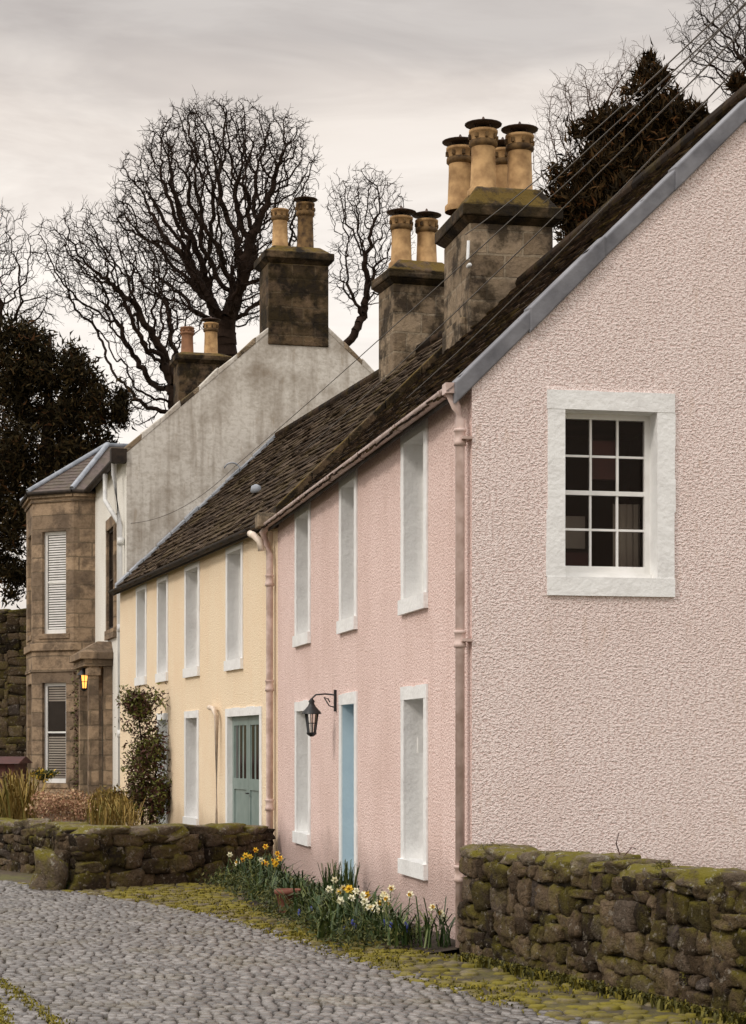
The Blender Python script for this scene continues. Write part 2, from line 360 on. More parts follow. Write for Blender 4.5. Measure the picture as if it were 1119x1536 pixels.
# ------------------------------------------------------------ PINK HOUSE
th=math.asin(.199); PO=Vector((.866,17.5,0))
pink=empty("pink_house",PO,th)
def Wp(x,y,z=0): return PO+Vector((x*.98-y*.199, x*.199+y*.98, z))
L=11.15; ZE=5.0; RX=3.2; SL=.976
mb=MB()
TF=frame_fn((0,0,0),(0,1,0),(-1,0,0)); TG=frame_fn((0,0,0),(1,0,0),(0,-1,0))
opsF=[]
for a,b in ((1.83,2.72),(5.36,6.16),(8.49,9.42)): opsF.append((a,b,3.29,4.86,.24,'white'))
for a,b in ((1.83,2.72),(8.49,9.42)): opsF.append((a,b,.68,2.28,.26,'white'))
opsF.append((5.36,6.16,.02,2.30,.26,'blue'))
wall(mb,TF,0,L,-.3,ZE,opsF,'pink')
gw=(.844,1.698,3.31,4.79,.24,'white')
wall(mb,TG,0,2*RX,-.3,ZE,[gw],'pinkgable')
mb.poly([(0,0,ZE),(2*RX,0,ZE),(RX,0,ZE+SL*RX)],'pinkgable')
mb.poly([(2*RX,0,-.3),(2*RX,L,-.3),(2*RX,L,ZE),(2*RX,0,ZE)],'pink')
mb.poly([(0,L,-.3),(2*RX,L,-.3),(2*RX,L,ZE),(RX,L,ZE+SL*RX),(0,L,ZE)],'pink')
mb.obj("walls",pink)
mb=MB()
for o in opsF:
    if o[2]<.1: surround(mb,TF,o,.14,0,.13,'white')
    elif o[3]>4: surround(mb,TF,o,.14,.15,.10,'white')
    else: surround(mb,TF,o,.14,.15,.13,'white')
mb.obj("facade_surrounds",pink)
mb=MB(); surround(mb,TG,gw,.165,.165,.165,'white',.02,.006); mb.obj("gable_window_surround",pink)
mb=MB()
for o in opsF:
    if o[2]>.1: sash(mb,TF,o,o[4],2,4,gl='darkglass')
    else:
        tbox(mb,TF,o[0],o[1],-.26,-.21,o[2],o[3],'blue')
        for (a,b,c,d) in ((.1,.36,.2,.95),(.44,.7,.2,.95),(.1,.36,1.1,2.1),(.44,.7,1.1,2.1)): tbox(mb,TF,o[0]+a,o[0]+b,-.21,-.195,c,d,'blue')
o=opsF[3]; tbox(mb,TF,o[1]-.5,o[1]-.44,-.1,-.02,1.75,1.9,'sash')
mb.obj("facade_sashes_and_door",pink)
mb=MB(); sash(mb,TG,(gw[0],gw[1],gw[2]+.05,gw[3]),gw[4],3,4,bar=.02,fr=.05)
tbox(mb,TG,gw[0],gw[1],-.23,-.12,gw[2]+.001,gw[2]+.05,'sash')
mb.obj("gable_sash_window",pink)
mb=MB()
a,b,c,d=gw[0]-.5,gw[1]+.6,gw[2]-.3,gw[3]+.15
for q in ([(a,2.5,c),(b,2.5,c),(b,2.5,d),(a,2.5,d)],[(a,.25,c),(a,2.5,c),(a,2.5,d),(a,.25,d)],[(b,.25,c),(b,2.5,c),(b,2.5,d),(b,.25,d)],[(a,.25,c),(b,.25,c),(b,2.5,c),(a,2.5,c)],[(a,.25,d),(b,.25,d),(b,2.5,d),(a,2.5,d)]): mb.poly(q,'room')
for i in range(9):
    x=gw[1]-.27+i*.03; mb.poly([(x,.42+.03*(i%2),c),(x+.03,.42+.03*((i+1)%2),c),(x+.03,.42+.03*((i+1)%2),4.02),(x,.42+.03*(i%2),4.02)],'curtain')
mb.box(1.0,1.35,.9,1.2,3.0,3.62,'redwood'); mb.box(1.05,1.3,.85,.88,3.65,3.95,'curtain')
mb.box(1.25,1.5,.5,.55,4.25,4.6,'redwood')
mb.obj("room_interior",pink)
zf=lambda x: 5.1+SL*x if x<=RX else 5.1+SL*(2*RX-x)
mb=MB()
mb.hexa([(-.14,-.02,zf(-.14)-.1),(RX,-.02,zf(RX)-.1),(RX,L,zf(RX)-.1),(-.14,L,zf(-.14)-.1),(-.14,-.02,zf(-.14)),(RX,-.02,zf(RX)),(RX,L,zf(RX)),(-.14,L,zf(-.14))],'gutter_dark')
mb.hexa([(RX,-.02,zf(RX)-.1),(2*RX+.14,-.02,zf(-.14)-.1),(2*RX+.14,L,zf(-.14)-.1),(RX,L,zf(RX)-.1),(RX,-.02,zf(RX)),(2*RX+.14,-.02,zf(-.14)),(2*RX+.14,L,zf(-.14)),(RX,L,zf(RX))],'gutter_dark')
tiles(mb,.0,L-.05,-.2,RX,lambda x:5.1+SL*x,'tile')
tiles(mb,.0,L-.05,2*RX+.2,RX,lambda x:5.1+SL*(2*RX-x),'tile',tw=.4,tl=.3)
for i in range(28):
    mb.tube([(RX,.02+i*.4,zf(RX)+.0),(RX,.02+i*.4+.39,zf(RX)+.0)],.10,'tile',8)
mb.obj("roof",pink)
mb=MB()
nseg=5
for i in range(nseg):
    for sgn in (0,1):
        xa=-.16+i*(RX+.16)/nseg; xb=-.16+(i+1)*(RX+.16)/nseg+.02
        o=.018*(i%2)
        X=(lambda x:x) if sgn==0 else (lambda x:2*RX-x)
        za=5.1+SL*xa; zb=5.1+SL*xb; t=.045+o
        e1=.15+U(-.02,.02); e2=.15+U(-.02,.02)
        pts=[(X(xa),-.035-o,za-e1),(X(xb),-.035-o,zb-e2),(X(xb),.16,zb-e2+.05),(X(xa),.16,za-e1+.05),
             (X(xa),-.045-o,za+t),(X(xb),-.045-o,zb+t),(X(xb),.16,zb+t+.02),(X(xa),.16,za+t+.02)]
        mb.hexa(pts,'lead')
mb.obj("lead_verge",pink,.015)
mb=MB()
for i in range(6):
    xa=-.05+i*RX/6; xb=xa+RX/6-.01
    mb.hexa([(xa,L-.12,5.05+SL*xa),(xb,L-.12,5.05+SL*xb),(xb,L+.3,5.05+SL*xb),(xa,L+.3,5.05+SL*xa),(xa,L-.12,5.26+SL*xa),(xb,L-.12,5.26+SL*xb),(xb,L+.3,5.26+SL*xb),(xa,L+.3,5.26+SL*xa)],'stonedark')
mb.box(-.3,.02,L-.1,L+.2,4.92,5.12,'stone')
mb.obj("skew_coping",pink,.015)
mb=MB()
def gutter(mb,x,y0,y1,z,r,k,n=8):
    vs=[];fs=[]
    steps=[math.pi+math.pi*j/n for j in range(n+1)]
    for yy in (y0,y1):
        for t in steps: vs.append((x+r*math.cos(t),yy,z+r*math.sin(t)))
        for t in reversed(steps): vs.append((x+r*.86*math.cos(t),yy,z+r*.86*math.sin(t)))
    m_=2*(n+1)
    for j in range(m_): fs.append((j,(j+1)%m_,m_+(j+1)%m_,m_+j))
    fs.append(tuple(range(m_))); fs.append(tuple(range(m_,2*m_)))
    mb.mesh(vs,fs,k,True)
gutter(mb,-.16,.02,L+.1,4.97,.062,'pipe_pink')
for i in range(6):
    y=.3+i*1.9; gutter(mb,-.16,y,y+.06,4.969,.068,'pipe_pink')
mb.obj("gutter",pink)
def downpipe(mb,x,y,ztop,zbot,r,k,swan=True,collars=(2.75,)):
    if swan: pts=[(-.17,y+.02,ztop+.02),(-.17,y+.02,ztop-.08),(-.12,y,ztop-.2),(x,y,ztop-.3)]
    else: pts=[(x,y,ztop)]
    pts+=[(x,y,zbot+.1)]
    mb.tube(pts,r,k,12)
    for z in collars:
        mb.lathe((x,y,z),[(r,0),(r+.014,.0),(r+.014,.035),(r+.006,.04),(r+.006,.12),(r+.014,.125),(r+.014,.15),(r,.15)],k,14,False)
        mb.box(x-.0,.0,y-.09,y+.09,z+.05,z+.075,k)
mb=MB(); downpipe(mb,-.09,.07,4.98,-.05,.042,'pipe_pink',True,(.62,2.68,4.45)); mb.box(-.235,-.08,.0,.14,4.9,4.99,'pipe_pink')
mb.obj("corner_downpipe",pink)
mb=MB()
y=L+.12
mb.tube([(-.14,y-.15,4.95),(-.2,y,4.86),(-.14,y+.0,4.70),(-.1,y,4.55),(-.1,y,.15),(-.2,y-.03,.05)],.05,'pipe_pink',12)
for z in (.9,2.6,4.1): mb.lathe((-.1,y,z),[(.05,0),(.066,0),(.066,.04),(.057,.05),(.057,.13),(.066,.14),(.066,.16),(.05,.16)],'pipe_pink',12,False)
mb.tube([(-.16,y+.75,4.98),(-.3,y+.55,4.9),(-.3,y+.2,4.84),(-.24,y,4.74),(-.22,y,4.6)],.05,'pipe_cream',10)
mb.tube([(-.04,y+.22,4.9),(-.04,y+.22,0)],.05,'pipe_cream',10)
mb.obj("party_wall_downpipe",pink)
mb=MB()
zt=chimney(mb,2.45,3.65,9.75,11.25,6.8,H+7.22,cap=.17,out=.1,haunch=.30,kc='stonedark')
mb.box(2.36,2.45,9.9,11.0,6.8,H+5.95,'stone')
mb.obj("stone_chimney",pink,.02)
mb=MB()
for (x,y,h) in ((2.74,10.1,.92),(3.28,10.15,.90),(2.62,10.95,.92),(3.25,10.95,.92)): potmesh(mb,x,y,zt-.06,h,.2)
for x in (2.42,3.68):
    mb.tube([(x,9.72,H+6.7),(x,9.68,H+6.95)],.022,'pipe_white',6)
mb.tube([(2.42,9.7,H+6.6),(2.42,9.6,H+6.6)],.03,'pipe_white',6)
mb.obj("chimney_pots",pink)

# ------------------------------------------------------------ YELLOW HOUSE
th2=math.asin(.29); YO=Vector((-1.375,28.5,0))
yel=empty("cream_house",YO,th2)
def Wy(x,y,z=0): return YO+Vector((x*.957-y*.29, x*.29+y*.957, z))
L2=13.2; RX2=3.35; S2=.955; ZE2=5.06
mb=MB()
ups=[(a+.12,b-.12,3.16,4.84,.24,'white') for a,b in ((2.07,3.23),(5.26,6.49),(8.02,9.06),(10.15,11.26))]
door=(.98,3.12,.02,2.28,.14,'white')
lows=[(5.45,6.38,.6,2.30,.24,'white'),(8.15,8.95,.02,2.3,.24,'white')]
wall(mb,TF,-.08,L2,-.3,ZE2,ups+[door]+lows,'yellow')
mb.poly([(2*RX2,0,-.3),(2*RX2,L2,-.3),(2*RX2,L2,ZE2),(2*RX2,0,ZE2)],'yellow')
mb.poly([(0,L2,-.3),(2*RX2,L2,-.3),(2*RX2,L2,ZE2),(RX2,L2,ZE2+S2*RX2),(0,L2,ZE2)],'yellow')
mb.obj("walls",yel)
mb=MB()
for o in ups: surround(mb,TF,o,.12,.16,.09,'white')
surround(mb,TF,door,.13,0,.13,'white')
for o in lows: surround(mb,TF,o,.12,.14 if o[2]>.1 else 0,.12,'white')
mb.obj("facade_surrounds",yel)
mb=MB()
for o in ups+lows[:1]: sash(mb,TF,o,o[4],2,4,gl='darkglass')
tbox(mb,TF,lows[1][0],lows[1][1],-.24,-.2,.02,2.3,'green')
a,b=door[0],door[1]; m_=(a+b)/2
for (p,q) in ((a,m_-.006),(m_+.006,b)):
    tbox(mb,TF,p,q,-.14,-.09,.02,2.28,'green')
    tbox(mb,TF,p,p+.12,-.09,-.07,.02,2.28,'green'); tbox(mb,TF,q-.12,q,-.09,-.07,.02,2.28,'green')
    for z0,z1 in ((.02,.25),(1.15,1.32),(2.14,2.28)): tbox(mb,TF,p+.12,q-.12,-.09,-.07,z0,z1,'green')
    for i in range(3):
        u=p+.12+(q-p-.24)*(i+.5)/3
        tbox(mb,TF,u-.07,u+.07,-.089,-.082,1.32,2.14,'darkglass')
mb.tube([TF(m_-.06,-.07,1.1),TF(m_-.06,-.02,1.1),TF(m_-.16,-.02,1.1)],.012,'black',6)
mb.obj("windows_and_double_door",yel)
z2=lambda x:5.14+S2*x
mb=MB()
mb.hexa([(-.14,-.0,z2(-.14)-.1),(RX2,-.3,z2(RX2)-.1),(RX2,L2+.2,z2(RX2)-.1),(-.14,L2,z2(-.14)-.1),(-.14,-.0,z2(-.14)),(RX2,-.3,z2(RX2)),(RX2,L2+.2,z2(RX2)),(-.14,L2,z2(-.14))],'gutter_dark')
mb.hexa([(RX2,-.3,z2(RX2)-.1),(2*RX2+.1,-.6,z2(-.1)-.1),(2*RX2+.1,L2+.2,z2(-.1)-.1),(RX2,L2+.2,z2(RX2)-.1),(RX2,-.3,z2(RX2)),(2*RX2+.1,-.6,z2(-.1)),(2*RX2+.1,L2+.2,z2(-.1)),(RX2,L2+.2,z2(RX2))],'gutter_dark')
tiles(mb,.12,L2+.1,-.2,RX2,z2,'tile2',tw=.24,tl=.2,jit=1.3)
for i in range(33): mb.tube([(RX2,.05+i*.4,z2(RX2)),(RX2,.05+i*.4+.39,z2(RX2))],.10,'tile',8)
mb.obj("roof",yel)
mb=MB(); gutter(mb,-.18,.3,L2,5.0,.07,'gutter_dark'); mb.obj("gutter",yel)
mb=MB()
for i in range(12):
    xa=-.1+i*.29; xb=xa+.27; j=U(0,.05)
    mb.hexa([(xa,L2-.1,z2(xa)),(xb,L2-.1,z2(xb)),(xb,L2+.06,z2(xb)),(xa,L2+.06,z2(xa)),(xa,L2-.1,z2(xa)+.06+j),(xb,L2-.1,z2(xb)+.06+j),(xb,L2+.06,z2(xb)+.09+j),(xa,L2+.06,z2(xa)+.09+j)],'leadlight')
mb.lathe((.95,5.2,z2(.95)+.04),[(.07,0),(.1,.03),(.08,.12),(.02,.15)],'leadlight',10)
mb.obj("lead_flashing",yel)
mb=MB()
mb.tube([(-.05,4.3,2.45),(-.1,3.75,2.42),(-.08,3.62,2.3),(-.08,3.6,0)],.04,'pipe_cream',10)
mb.obj("small_downpipe",yel)
mb=MB()
zt=chimney(mb,2.88,3.92,3.6,4.45,6.8,H+7.6,cap=.15,out=.09,haunch=.2,kc='stonedark')
mb.obj("stone_chimney",yel,.02)
mb=MB(); potmesh(mb,3.14,4.0,zt-.06,.85,.19); potmesh(mb,3.6,4.05,zt-.06,.85,.19,kk='potdark'); mb.obj("chimney_pots",yel)

# ------------------------------------------------------------ WHITE HOUSE
th3=math.asin(.25); WO=Vector((-5.09,41.3,0))
whi=empty("white_house_with_stone_bay",WO,th3)
def Ww(x,y,z=0): return WO+Vector((x*.968-y*.25, x*.25+y*.968, z))
L3=13.2; RX3=3.67; S3=.88; ZE3=7.98
z3=lambda x:ZE3+S3*x
mb=MB()
opw=[(1.8,2.95,H+2.55,H+4.75,.06,'stone2')]
wall(mb,TF,0,L3,-.3,ZE3-.12,opw,'whiteharl')
mb.poly([(0,0,-.3),(2*RX3,0,-.3),(2*RX3,0,ZE3),(RX3,0,z3(RX3)),(0,0,ZE3)],'limewash')
mb.poly([(0,L3,-.3),(2*RX3,L3,-.3),(2*RX3,L3,ZE3),(RX3,L3,z3(RX3)),(0,L3,ZE3)],'limewash')
mb.poly([(2*RX3,0,-.3),(2*RX3,L3,-.3),(2*RX3,L3,ZE3),(2*RX3,0,ZE3)],'whiteharl')
mb.obj("walls",whi)
mb=MB()
surround(mb,TF,opw[0],.2,.2,.25,'stone2',.05); mb.obj("window_surround",whi)
mb=MB(); sash(mb,TF,opw[0],.06,2,2,k='gutter_dark',gl='darkglass'); mb.obj("window",whi)
mb=MB()
mb.hexa([(-.2,.25,z3(-.2)-.1),(RX3,.25,z3(RX3)-.1),(RX3,L3,z3(RX3)-.1),(-.2,L3,z3(-.2)-.1),(-.2,.25,z3(-.2)-.03),(RX3,.25,z3(RX3)-.03),(RX3,L3,z3(RX3)-.03),(-.2,L3,z3(-.2)-.03)],'gutter_dark')
mb.hexa([(RX3,.25,z3(RX3)-.1),(2*RX3+.2,.25,z3(-.2)-.1),(2*RX3+.2,L3,z3(-.2)-.1),(RX3,L3,z3(RX3)-.1),(RX3,.25,z3(RX3)-.03),(2*RX3+.2,.25,z3(-.2)-.03),(2*RX3+.2,L3,z3(-.2)-.03),(RX3,L3,z3(RX3)-.03)],'gutter_dark')
tiles(mb,.25,L3,-.24,RX3,lambda x:z3(x)-.03,'slate',tw=.3,tl=.3,jit=.5)
mb.obj("roof",whi)
mb=MB()
for sgn in (0,1):
    X=(lambda x:x) if sgn==0 else (lambda x:2*RX3-x)
    for i in range(9):
        xa=-.08+i*.4; xb=xa+.395; j=U(-.035,.035); j2=U(-.035,.035)
        if xb>RX3-.5: continue
        mb.hexa([(X(xa),-.012,z3(xa)-.1),(X(xb),-.012,z3(xb)-.1),(X(xb),.3,z3(xb)-.1),(X(xa),.3,z3(xa)-.1),(X(xa),-.012,z3(xa)+.04+j),(X(xb),-.012,z3(xb)+.04+j2),(X(xb),.3,z3(xb)+.06+j2),(X(xa),.3,z3(xa)+.06+j)],'limewash' if i%3 else 'stone')
mb.obj("skew_coping",whi,.02)
mb=MB(); gutter(mb,-.2,.2,5.5,ZE3-.2,.08,'gutter_dark'); mb.box(-.32,.0,-.05,.22,ZE3-.3,ZE3-.02,'gutter_dark')
mb.obj("gutter",whi)
mb=MB()
mb.tube([(-.2,.5,ZE3-.25),(-.2,.45,ZE3-.5),(-.1,.3,ZE3-1.6),(-.08,.28,0)],.055,'pipe_white',10)
mb.tube([(-.2,2.0,ZE3-.3),(-.25,1.6,ZE3-.9),(-.1,.5,ZE3-1.5)],.05,'pipe_white',10)
for z in (2.0,4.2,6.0): mb.lathe((-.08,.28,z),[(.055,0),(.075,0),(.075,.15),(.055,.15)],'pipe_white',10,False)
mb.obj("downpipe",whi)
mb=MB(); zt=chimney(mb,2.98,4.28,-.03,.95,z3(2.6),H+10.18,cap=.16,out=.09,haunch=.16,k='stonedark'); mb.obj("gable_chimney",whi,.02)
mb=MB(); potmesh(mb,3.33,.45,zt-.06,.93,.19,cowl=None); potmesh(mb,3.88,.45,zt-.06,1.1,.2,kk='potdark',k='potdark'); mb.obj("gable_chimney_pots",whi)
mb=MB(); zt=chimney(mb,3.0,4.35,12.2,13.1,z3(2.6),H+10.35,cap=.14,out=.08,haunch=.1,k='stonedark'); mb.obj("rear_chimney",whi,.02)
mb=MB(); potmesh(mb,3.3,12.6,zt-.06,.8,.19,k='pot2',kk='pot2',cowl=None); potmesh(mb,3.95,12.6,zt-.06,.95,.21,kk='potdark'); mb.obj("rear_chimney_pots",whi)
mb=MB(); c=(2.2,-.06,H+5.75)
mb.tube([(c[0]+.18*math.cos(t),-.08,c[2]+.18*math.sin(t)) for t in np.linspace(-.6,2.8,14)],.018,'leadlight',6)
mb.obj("cable_hoop",whi)
pts=[(0,5.6),(-.5,5.6),(-1.38,6.4),(-1.38,8.2),(-.5,9.0),(0,9.0)]
ZB=H+5.95
mb=MB(); mw=MB(); ms=MB()
for i in range(5):
    p=Vector((*pts[i],0)); q=Vector((*pts[i+1],0)); u=(q-p); ln=u.length; u.normalize(); n=Vector((-u.y,u.x,0))
    ce=Vector((0,7.3,0))
    if n.dot((p+q)/2-ce)<0: n=-n
    T=frame_fn(p,u,n); ops=[]
    if i in (1,2,3):
        m0=.22 if i!=2 else .35
        ops=[(m0,ln-m0-.06,H+2.65,H+5.05,.16,'stone2'),(m0,ln-m0-.06,H-.85,H+1.5,.16,'stone2')]
    wall(mb,T,0,ln,-.3,ZB,ops,'stone2')
    for (z0,z1,o) in ((ZB-.22,ZB-.12,.04),(ZB-.12,ZB,.1),(H+2.25,H+2.42,.06),(H+1.75,H+1.83,.03),(H-1.2,H-1.05,.07)):
        tbox(ms,T,-.02,ln+.02,.002,o,z0,z1,'stone2')
    for o in ops:
        sash(mw,T,o,.16,1,2,gl='darkglass',fr=.08)
        tbox(ms,T,o[0]-.1,o[1]+.1,.002,.03,o[2]-.12,o[2]-.001,'stone2')
        zt0=o[3]-.12
        for k in range(40):
            z=o[2]+.12+k*.058
            if z>zt0: break
            if o[3]<5 and 1.05<z-o[2]<1.9: continue
            if o[1]-o[0]>.3: tbox(mw,T,o[0]+.1,o[1]-.1,-.13,-.122,z,z+.036,'curtain' if o[3]<5 else 'sash')
mb.obj("stone_bay",whi); ms.obj("bay_string_courses",whi,.01); mw.obj("bay_windows",whi)
mb=MB()
e=[(.1,5.5,ZB),(-.55,5.5,ZB),(-1.5,6.34,ZB),(-1.5,8.26,ZB),(-.55,9.1,ZB),(.1,9.1,ZB)]
R0=(.5,7.3,H+7.3); R1=(1.4,7.3,H+7.3)
e=[(a,b,c+.02) for a,b,c in e]
mb.poly([e[0],e[1],R0,R1],'slate'); mb.poly([e[1],e[2],R0],'slate'); mb.poly([e[2],e[3],R0],'slate'); mb.poly([e[3],e[4],R0],'slate'); mb.poly([e[4],e[5],R1,R0],'slate')
for k in range(1,14):
    t=k/14
    for a,b in ((e[1],e[2]),(e[2],e[3]),(e[3],e[4])):
        A=Vector(a).lerp(Vector(R0),t); B=Vector(b).lerp(Vector(R0),t)
        m_=max(2,int((B-A).length/.2))
        for j in range(m_): 
            mb.tube([A.lerp(B,j/m_),A.lerp(B,(j+.95)/m_)],.014,'slate',4)
for q in e[1:5]: mb.tube([Vector(q)+Vector((0,0,.03)),Vector(R0)+Vector((0,0,.03))],.065,'leadlight',6)
mb.tube([Vector(R0),Vector(R1)],.07,'leadlight',6)
mb.poly([(x,y,ZB-.01) for x,y,z in e],'stone2')
for a,b in zip(e,e[1:]): mb.tube([Vector(a)+Vector((0,0,-.03)),Vector(b)+Vector((0,0,-.03))],.05,'gutter_dark',6)
mb.obj("bay_roof",whi)
mb=MB()
mb.box(-.62,.0,2.25,4.4,H+1.75,H+1.9,'stone2'); mb.box(-.72,.0,2.15,4.5,H+1.902,H+2.05,'stone2'); mb.frus(-.7,0,2.2,4.45,H+2.052,-.3,0,2.5,4.1,H+2.3,'stone2')
for y in (2.3,4.1):
    mb.box(-.52,-.3,y,y+.25,-.2,H+1.748,'stone2'); mb.box(-.2,0,y,y+.25,-.2,H+1.748,'stone2')
    mb.box(-.56,-.26,y-.04,y+.29,H+1.55,H+1.7,'stone2')
mb.box(-.03,.0,2.7,4.0,0,H+1.3,'green')
mb.obj("porch",whi,.01)
def lantern(mb,c,s=1.0,lit=False):
    x,y,z=c; g='lamp' if lit else 'leadlight'
    r0,r1=.055*s,.09*s
    for k in range(4):
        a=math.pi/4+k*math.pi/2; b=a+math.pi/2
        pa=(x+r0*math.cos(a),y+r0*math.sin(a),z); qa=(x+r1*math.cos(a),y+r1*math.sin(a),z+.22*s)
        pb=(x+r0*math.cos(b),y+r0*math.sin(b),z); qb=(x+r1*math.cos(b),y+r1*math.sin(b),z+.22*s)
        mb.tube([pa,qa],.010*s,'black',5)
        mid=lambda p,q,t:tuple(p[i]+(q[i]-p[i])*t for i in range(3))
        mb.tube([mid(pa,pb,.5),mid(qa,qb,.5)],.005*s,'black',4); mb.tube([mid(pa,qa,.5),mid(pb,qb,.5)],.005*s,'black',4)
        f=.93; sh=lambda p:(x+(p[0]-x)*f,y+(p[1]-y)*f,p[2])
        mb.poly([sh(pa),sh(pb),sh(qb),sh(qa)],g if lit else 'glass')
    mb.lathe((x,y,z-.02*s),[(.02*s,-.03*s),(.06*s,0),(.06*s,.02*s)],'black',8)
    mb.lathe((x,y,z+.22*s),[(.12*s,0),(.115*s,.02*s),(.05*s,.09*s),(.03*s,.13*s),(.04*s,.15*s),(.01*s,.19*s)],'black',8)
    mb.tube([(x,y,z),(x,y,z+.11*s)],.018*s,'lamp' if lit else 'sash',6)
mb=MB(); lantern(mb,(-.5,3.4,H+1.3),1.3,True); mb.tube([(-.5,3.4,H+1.7),(-.5,3.4,H+1.76)],.01,'black',5)
mb.obj("porch_lantern",whi)
lan=empty("wall_lantern",PO,th)
mb=MB(); lantern(mb,(-.30,6.55,H+.17),1.0)
zz=H+.62
mb.tube([(-.02,6.55,zz),(-.14,6.55,zz+.01),(-.25,6.55,zz),(-.30,6.55,zz-.05),(-.30,6.55,zz-.12)],.011,'black',6)
mb.tube([(-.02,6.55,zz-.15),(-.09,6.55,zz-.13),(-.15,6.55,zz-.03),(-.1,6.55,zz-.05),(-.08,6.55,zz-.09)],.008,'black',6)
mb.box(-.03,-.001,6.53,6.57,zz-.2,zz+.06,'black')
mb.obj("lantern_body",lan)

# ------------------------------------------------------------ GROUND / ROAD
def gz(x,y):
    t=min(max((y-56)/34,0),1); t=t*t*(3-2*t)
    return 7*t
xs=[-400,-200,-100,-60,-40,-25,-12,-6,0,6,12,25,40,60,100,200,400]
ys=[-200,-60,-20,0,10,20,30,40,50,56,60,64,68,72,76,80,84,88,90,120,200,400,900]
mb=MB(); vs=[(x,y,gz(x,y)-.03) for y in ys for x in xs]; nx=len(xs)
mb.mesh(vs,[(j*nx+i,j*nx+i+1,(j+1)*nx+i+1,(j+1)*nx+i) for j in range(len(ys)-1) for i in range(nx-1)],'ground',True)
mb.obj("ground")
edge=[(4.2,6),(2.5,10),(1.48,13.05),(.687,14.7),(0,16.7),(-.9,19.4),(-1.65,21.5),(-2.83,23.6),(-4.3,25.9),(-5.2,27.4),(-9,33)]
def ex(D):
    e_=edge
    for (x0,d0),(x1,d1) in zip(e_,e_[1:]):
        if d0<=D<=d1: return x0+(x1-x0)*(D-d0)/(d1-d0)
    return e_[0][0] if D<e_[0][1] else e_[-1][0]
def vright(D):
    if D>17.3: return .866-.199*(D-17.5)/.98-.25
    return 1.0+(17.2-D)*.413-.25
ang=[math.pi/8+k*math.pi/4 for k in range(8)]
ring=[]
for a in ang:
    c_,s_=math.cos(a),math.sin(a); m_=max(abs(c_),abs(s_)); f=1/m_*.96; ring.append((c_*f,s_*f))
ring=np.array(ring)
def setts(mb,k,test,dxr,dyr,hoff,tilt=.17,drop=0,hj=.006,tj=.05):
    allv=[];cnt=0
    cr,sr=math.cos(tilt),math.sin(tilt)
    y=-2.0
    while y<40:
        dy=U(*dyr); x=-16+U(0,.1)
        while x<9:
            dx=U(*dxr)
            wx=x*cr-y*sr; wy=x*sr+y*cr
            wy+=.05*math.sin(wx*1.3+wy*.4)
            if 10.5<wy<32.5 and -(wy*.19+.8)<wx<wy*.19+.8 and U(0,1)>drop and test(wx,wy):
                q=ring*np.array([dx*.47,dy*.46]); h=U(-hj,hj)+hoff; tx,ty=U(-tj,tj),U(-tj,tj)
                rr=U(-.08,.08)+tilt; C,S=math.cos(rr),math.sin(rr)
                lay=[]
                for sc_,z in ((1,-.03),(.97,-.002),(.76,.008)):
                    g=q*sc_; X=g[:,0]*C-g[:,1]*S+wx; Y=g[:,0]*S+g[:,1]*C+wy
                    lay.append(np.stack([X,Y,z+h+g[:,0]*tx+g[:,1]*ty],1))
                allv.append(np.concatenate(lay)); cnt+=1
            x+=dx
        y+=dy
    allv=np.concatenate(allv)
    base=[]
    for l in range(2):
        for q in range(8): base.append((l*8+q,l*8+(q+1)%8,(l+1)*8+(q+1)%8,(l+1)*8+q))
    i0=len(mb.v); mb.v+=allv.tolist(); mi=mb.mi(k)
    for c in range(cnt):
        o=i0+c*24
        for f in base: mb.f.append((o+f[0],o+f[1],o+f[2],o+f[3]))
        mb.f.append(tuple(range(o+16,o+24)))
    mb.m+= [mi]*(cnt*17); mb.sm+=[True]*(cnt*17); print("setts",cnt)
mb=MB()
Ds=[0,3]+[d for _,d in edge]
for a,b in zip(Ds,Ds[1:]): mb.poly([(-14,a,-.022),(ex(a)+.05,a,-.022),(ex(b)+.05,b,-.022),(-14,b,-.022)],'roadbed')
setts(mb,'sett',lambda x,y:x<ex(y)+U(-.15,.1),(.065,.12),(.10,.135),0,hj=.004)
mb.obj("cobbled_road")
mb=MB()
vp=[Vector((ex(d)+.05,d,-.012)) for d in (10,13.05,14.7,16.7,19.4,21.5,23.6,25.9)]
rgt=[Vector((6,10,-.012)),Vector((5,13.05,-.012)),Vector((2.5,14.9,-.012)),Wp(.3,-.6,-.012),Wp(.3,2.2,-.012),Wp(.3,4.4,-.012),Wp(.3,7,-.012),Wp(.3,10.5,-.012)]
for i in range(len(vp)-1): mb.poly([vp[i],rgt[i],rgt[i+1],vp[i+1]],'verge')
setts(mb,'mosssett',lambda x,y:ex(y)-.1<x<vright(y) and y<26.5,(.09,.2),(.10,.16),-.004,drop=.22,hj=.012,tj=.08)
mb.obj("mossy_verge")
mb=MB()
bed=[(0.02,0.0),(0.02,11),(-.5,11),(-1.0,9.5),(-1.15,6.5),(-1.0,3.5),(-.7,1.2),(-.35,.1)]
n=len(bed); top=[Wp(x,y,.06 if x>-.3 else .0) for x,y in bed]
cen=Wp(-.45,5,.09)
for i in range(n): mb.poly([top[i],top[(i+1)%n],cen],'soil')
mb.obj("flower_bed_soil")

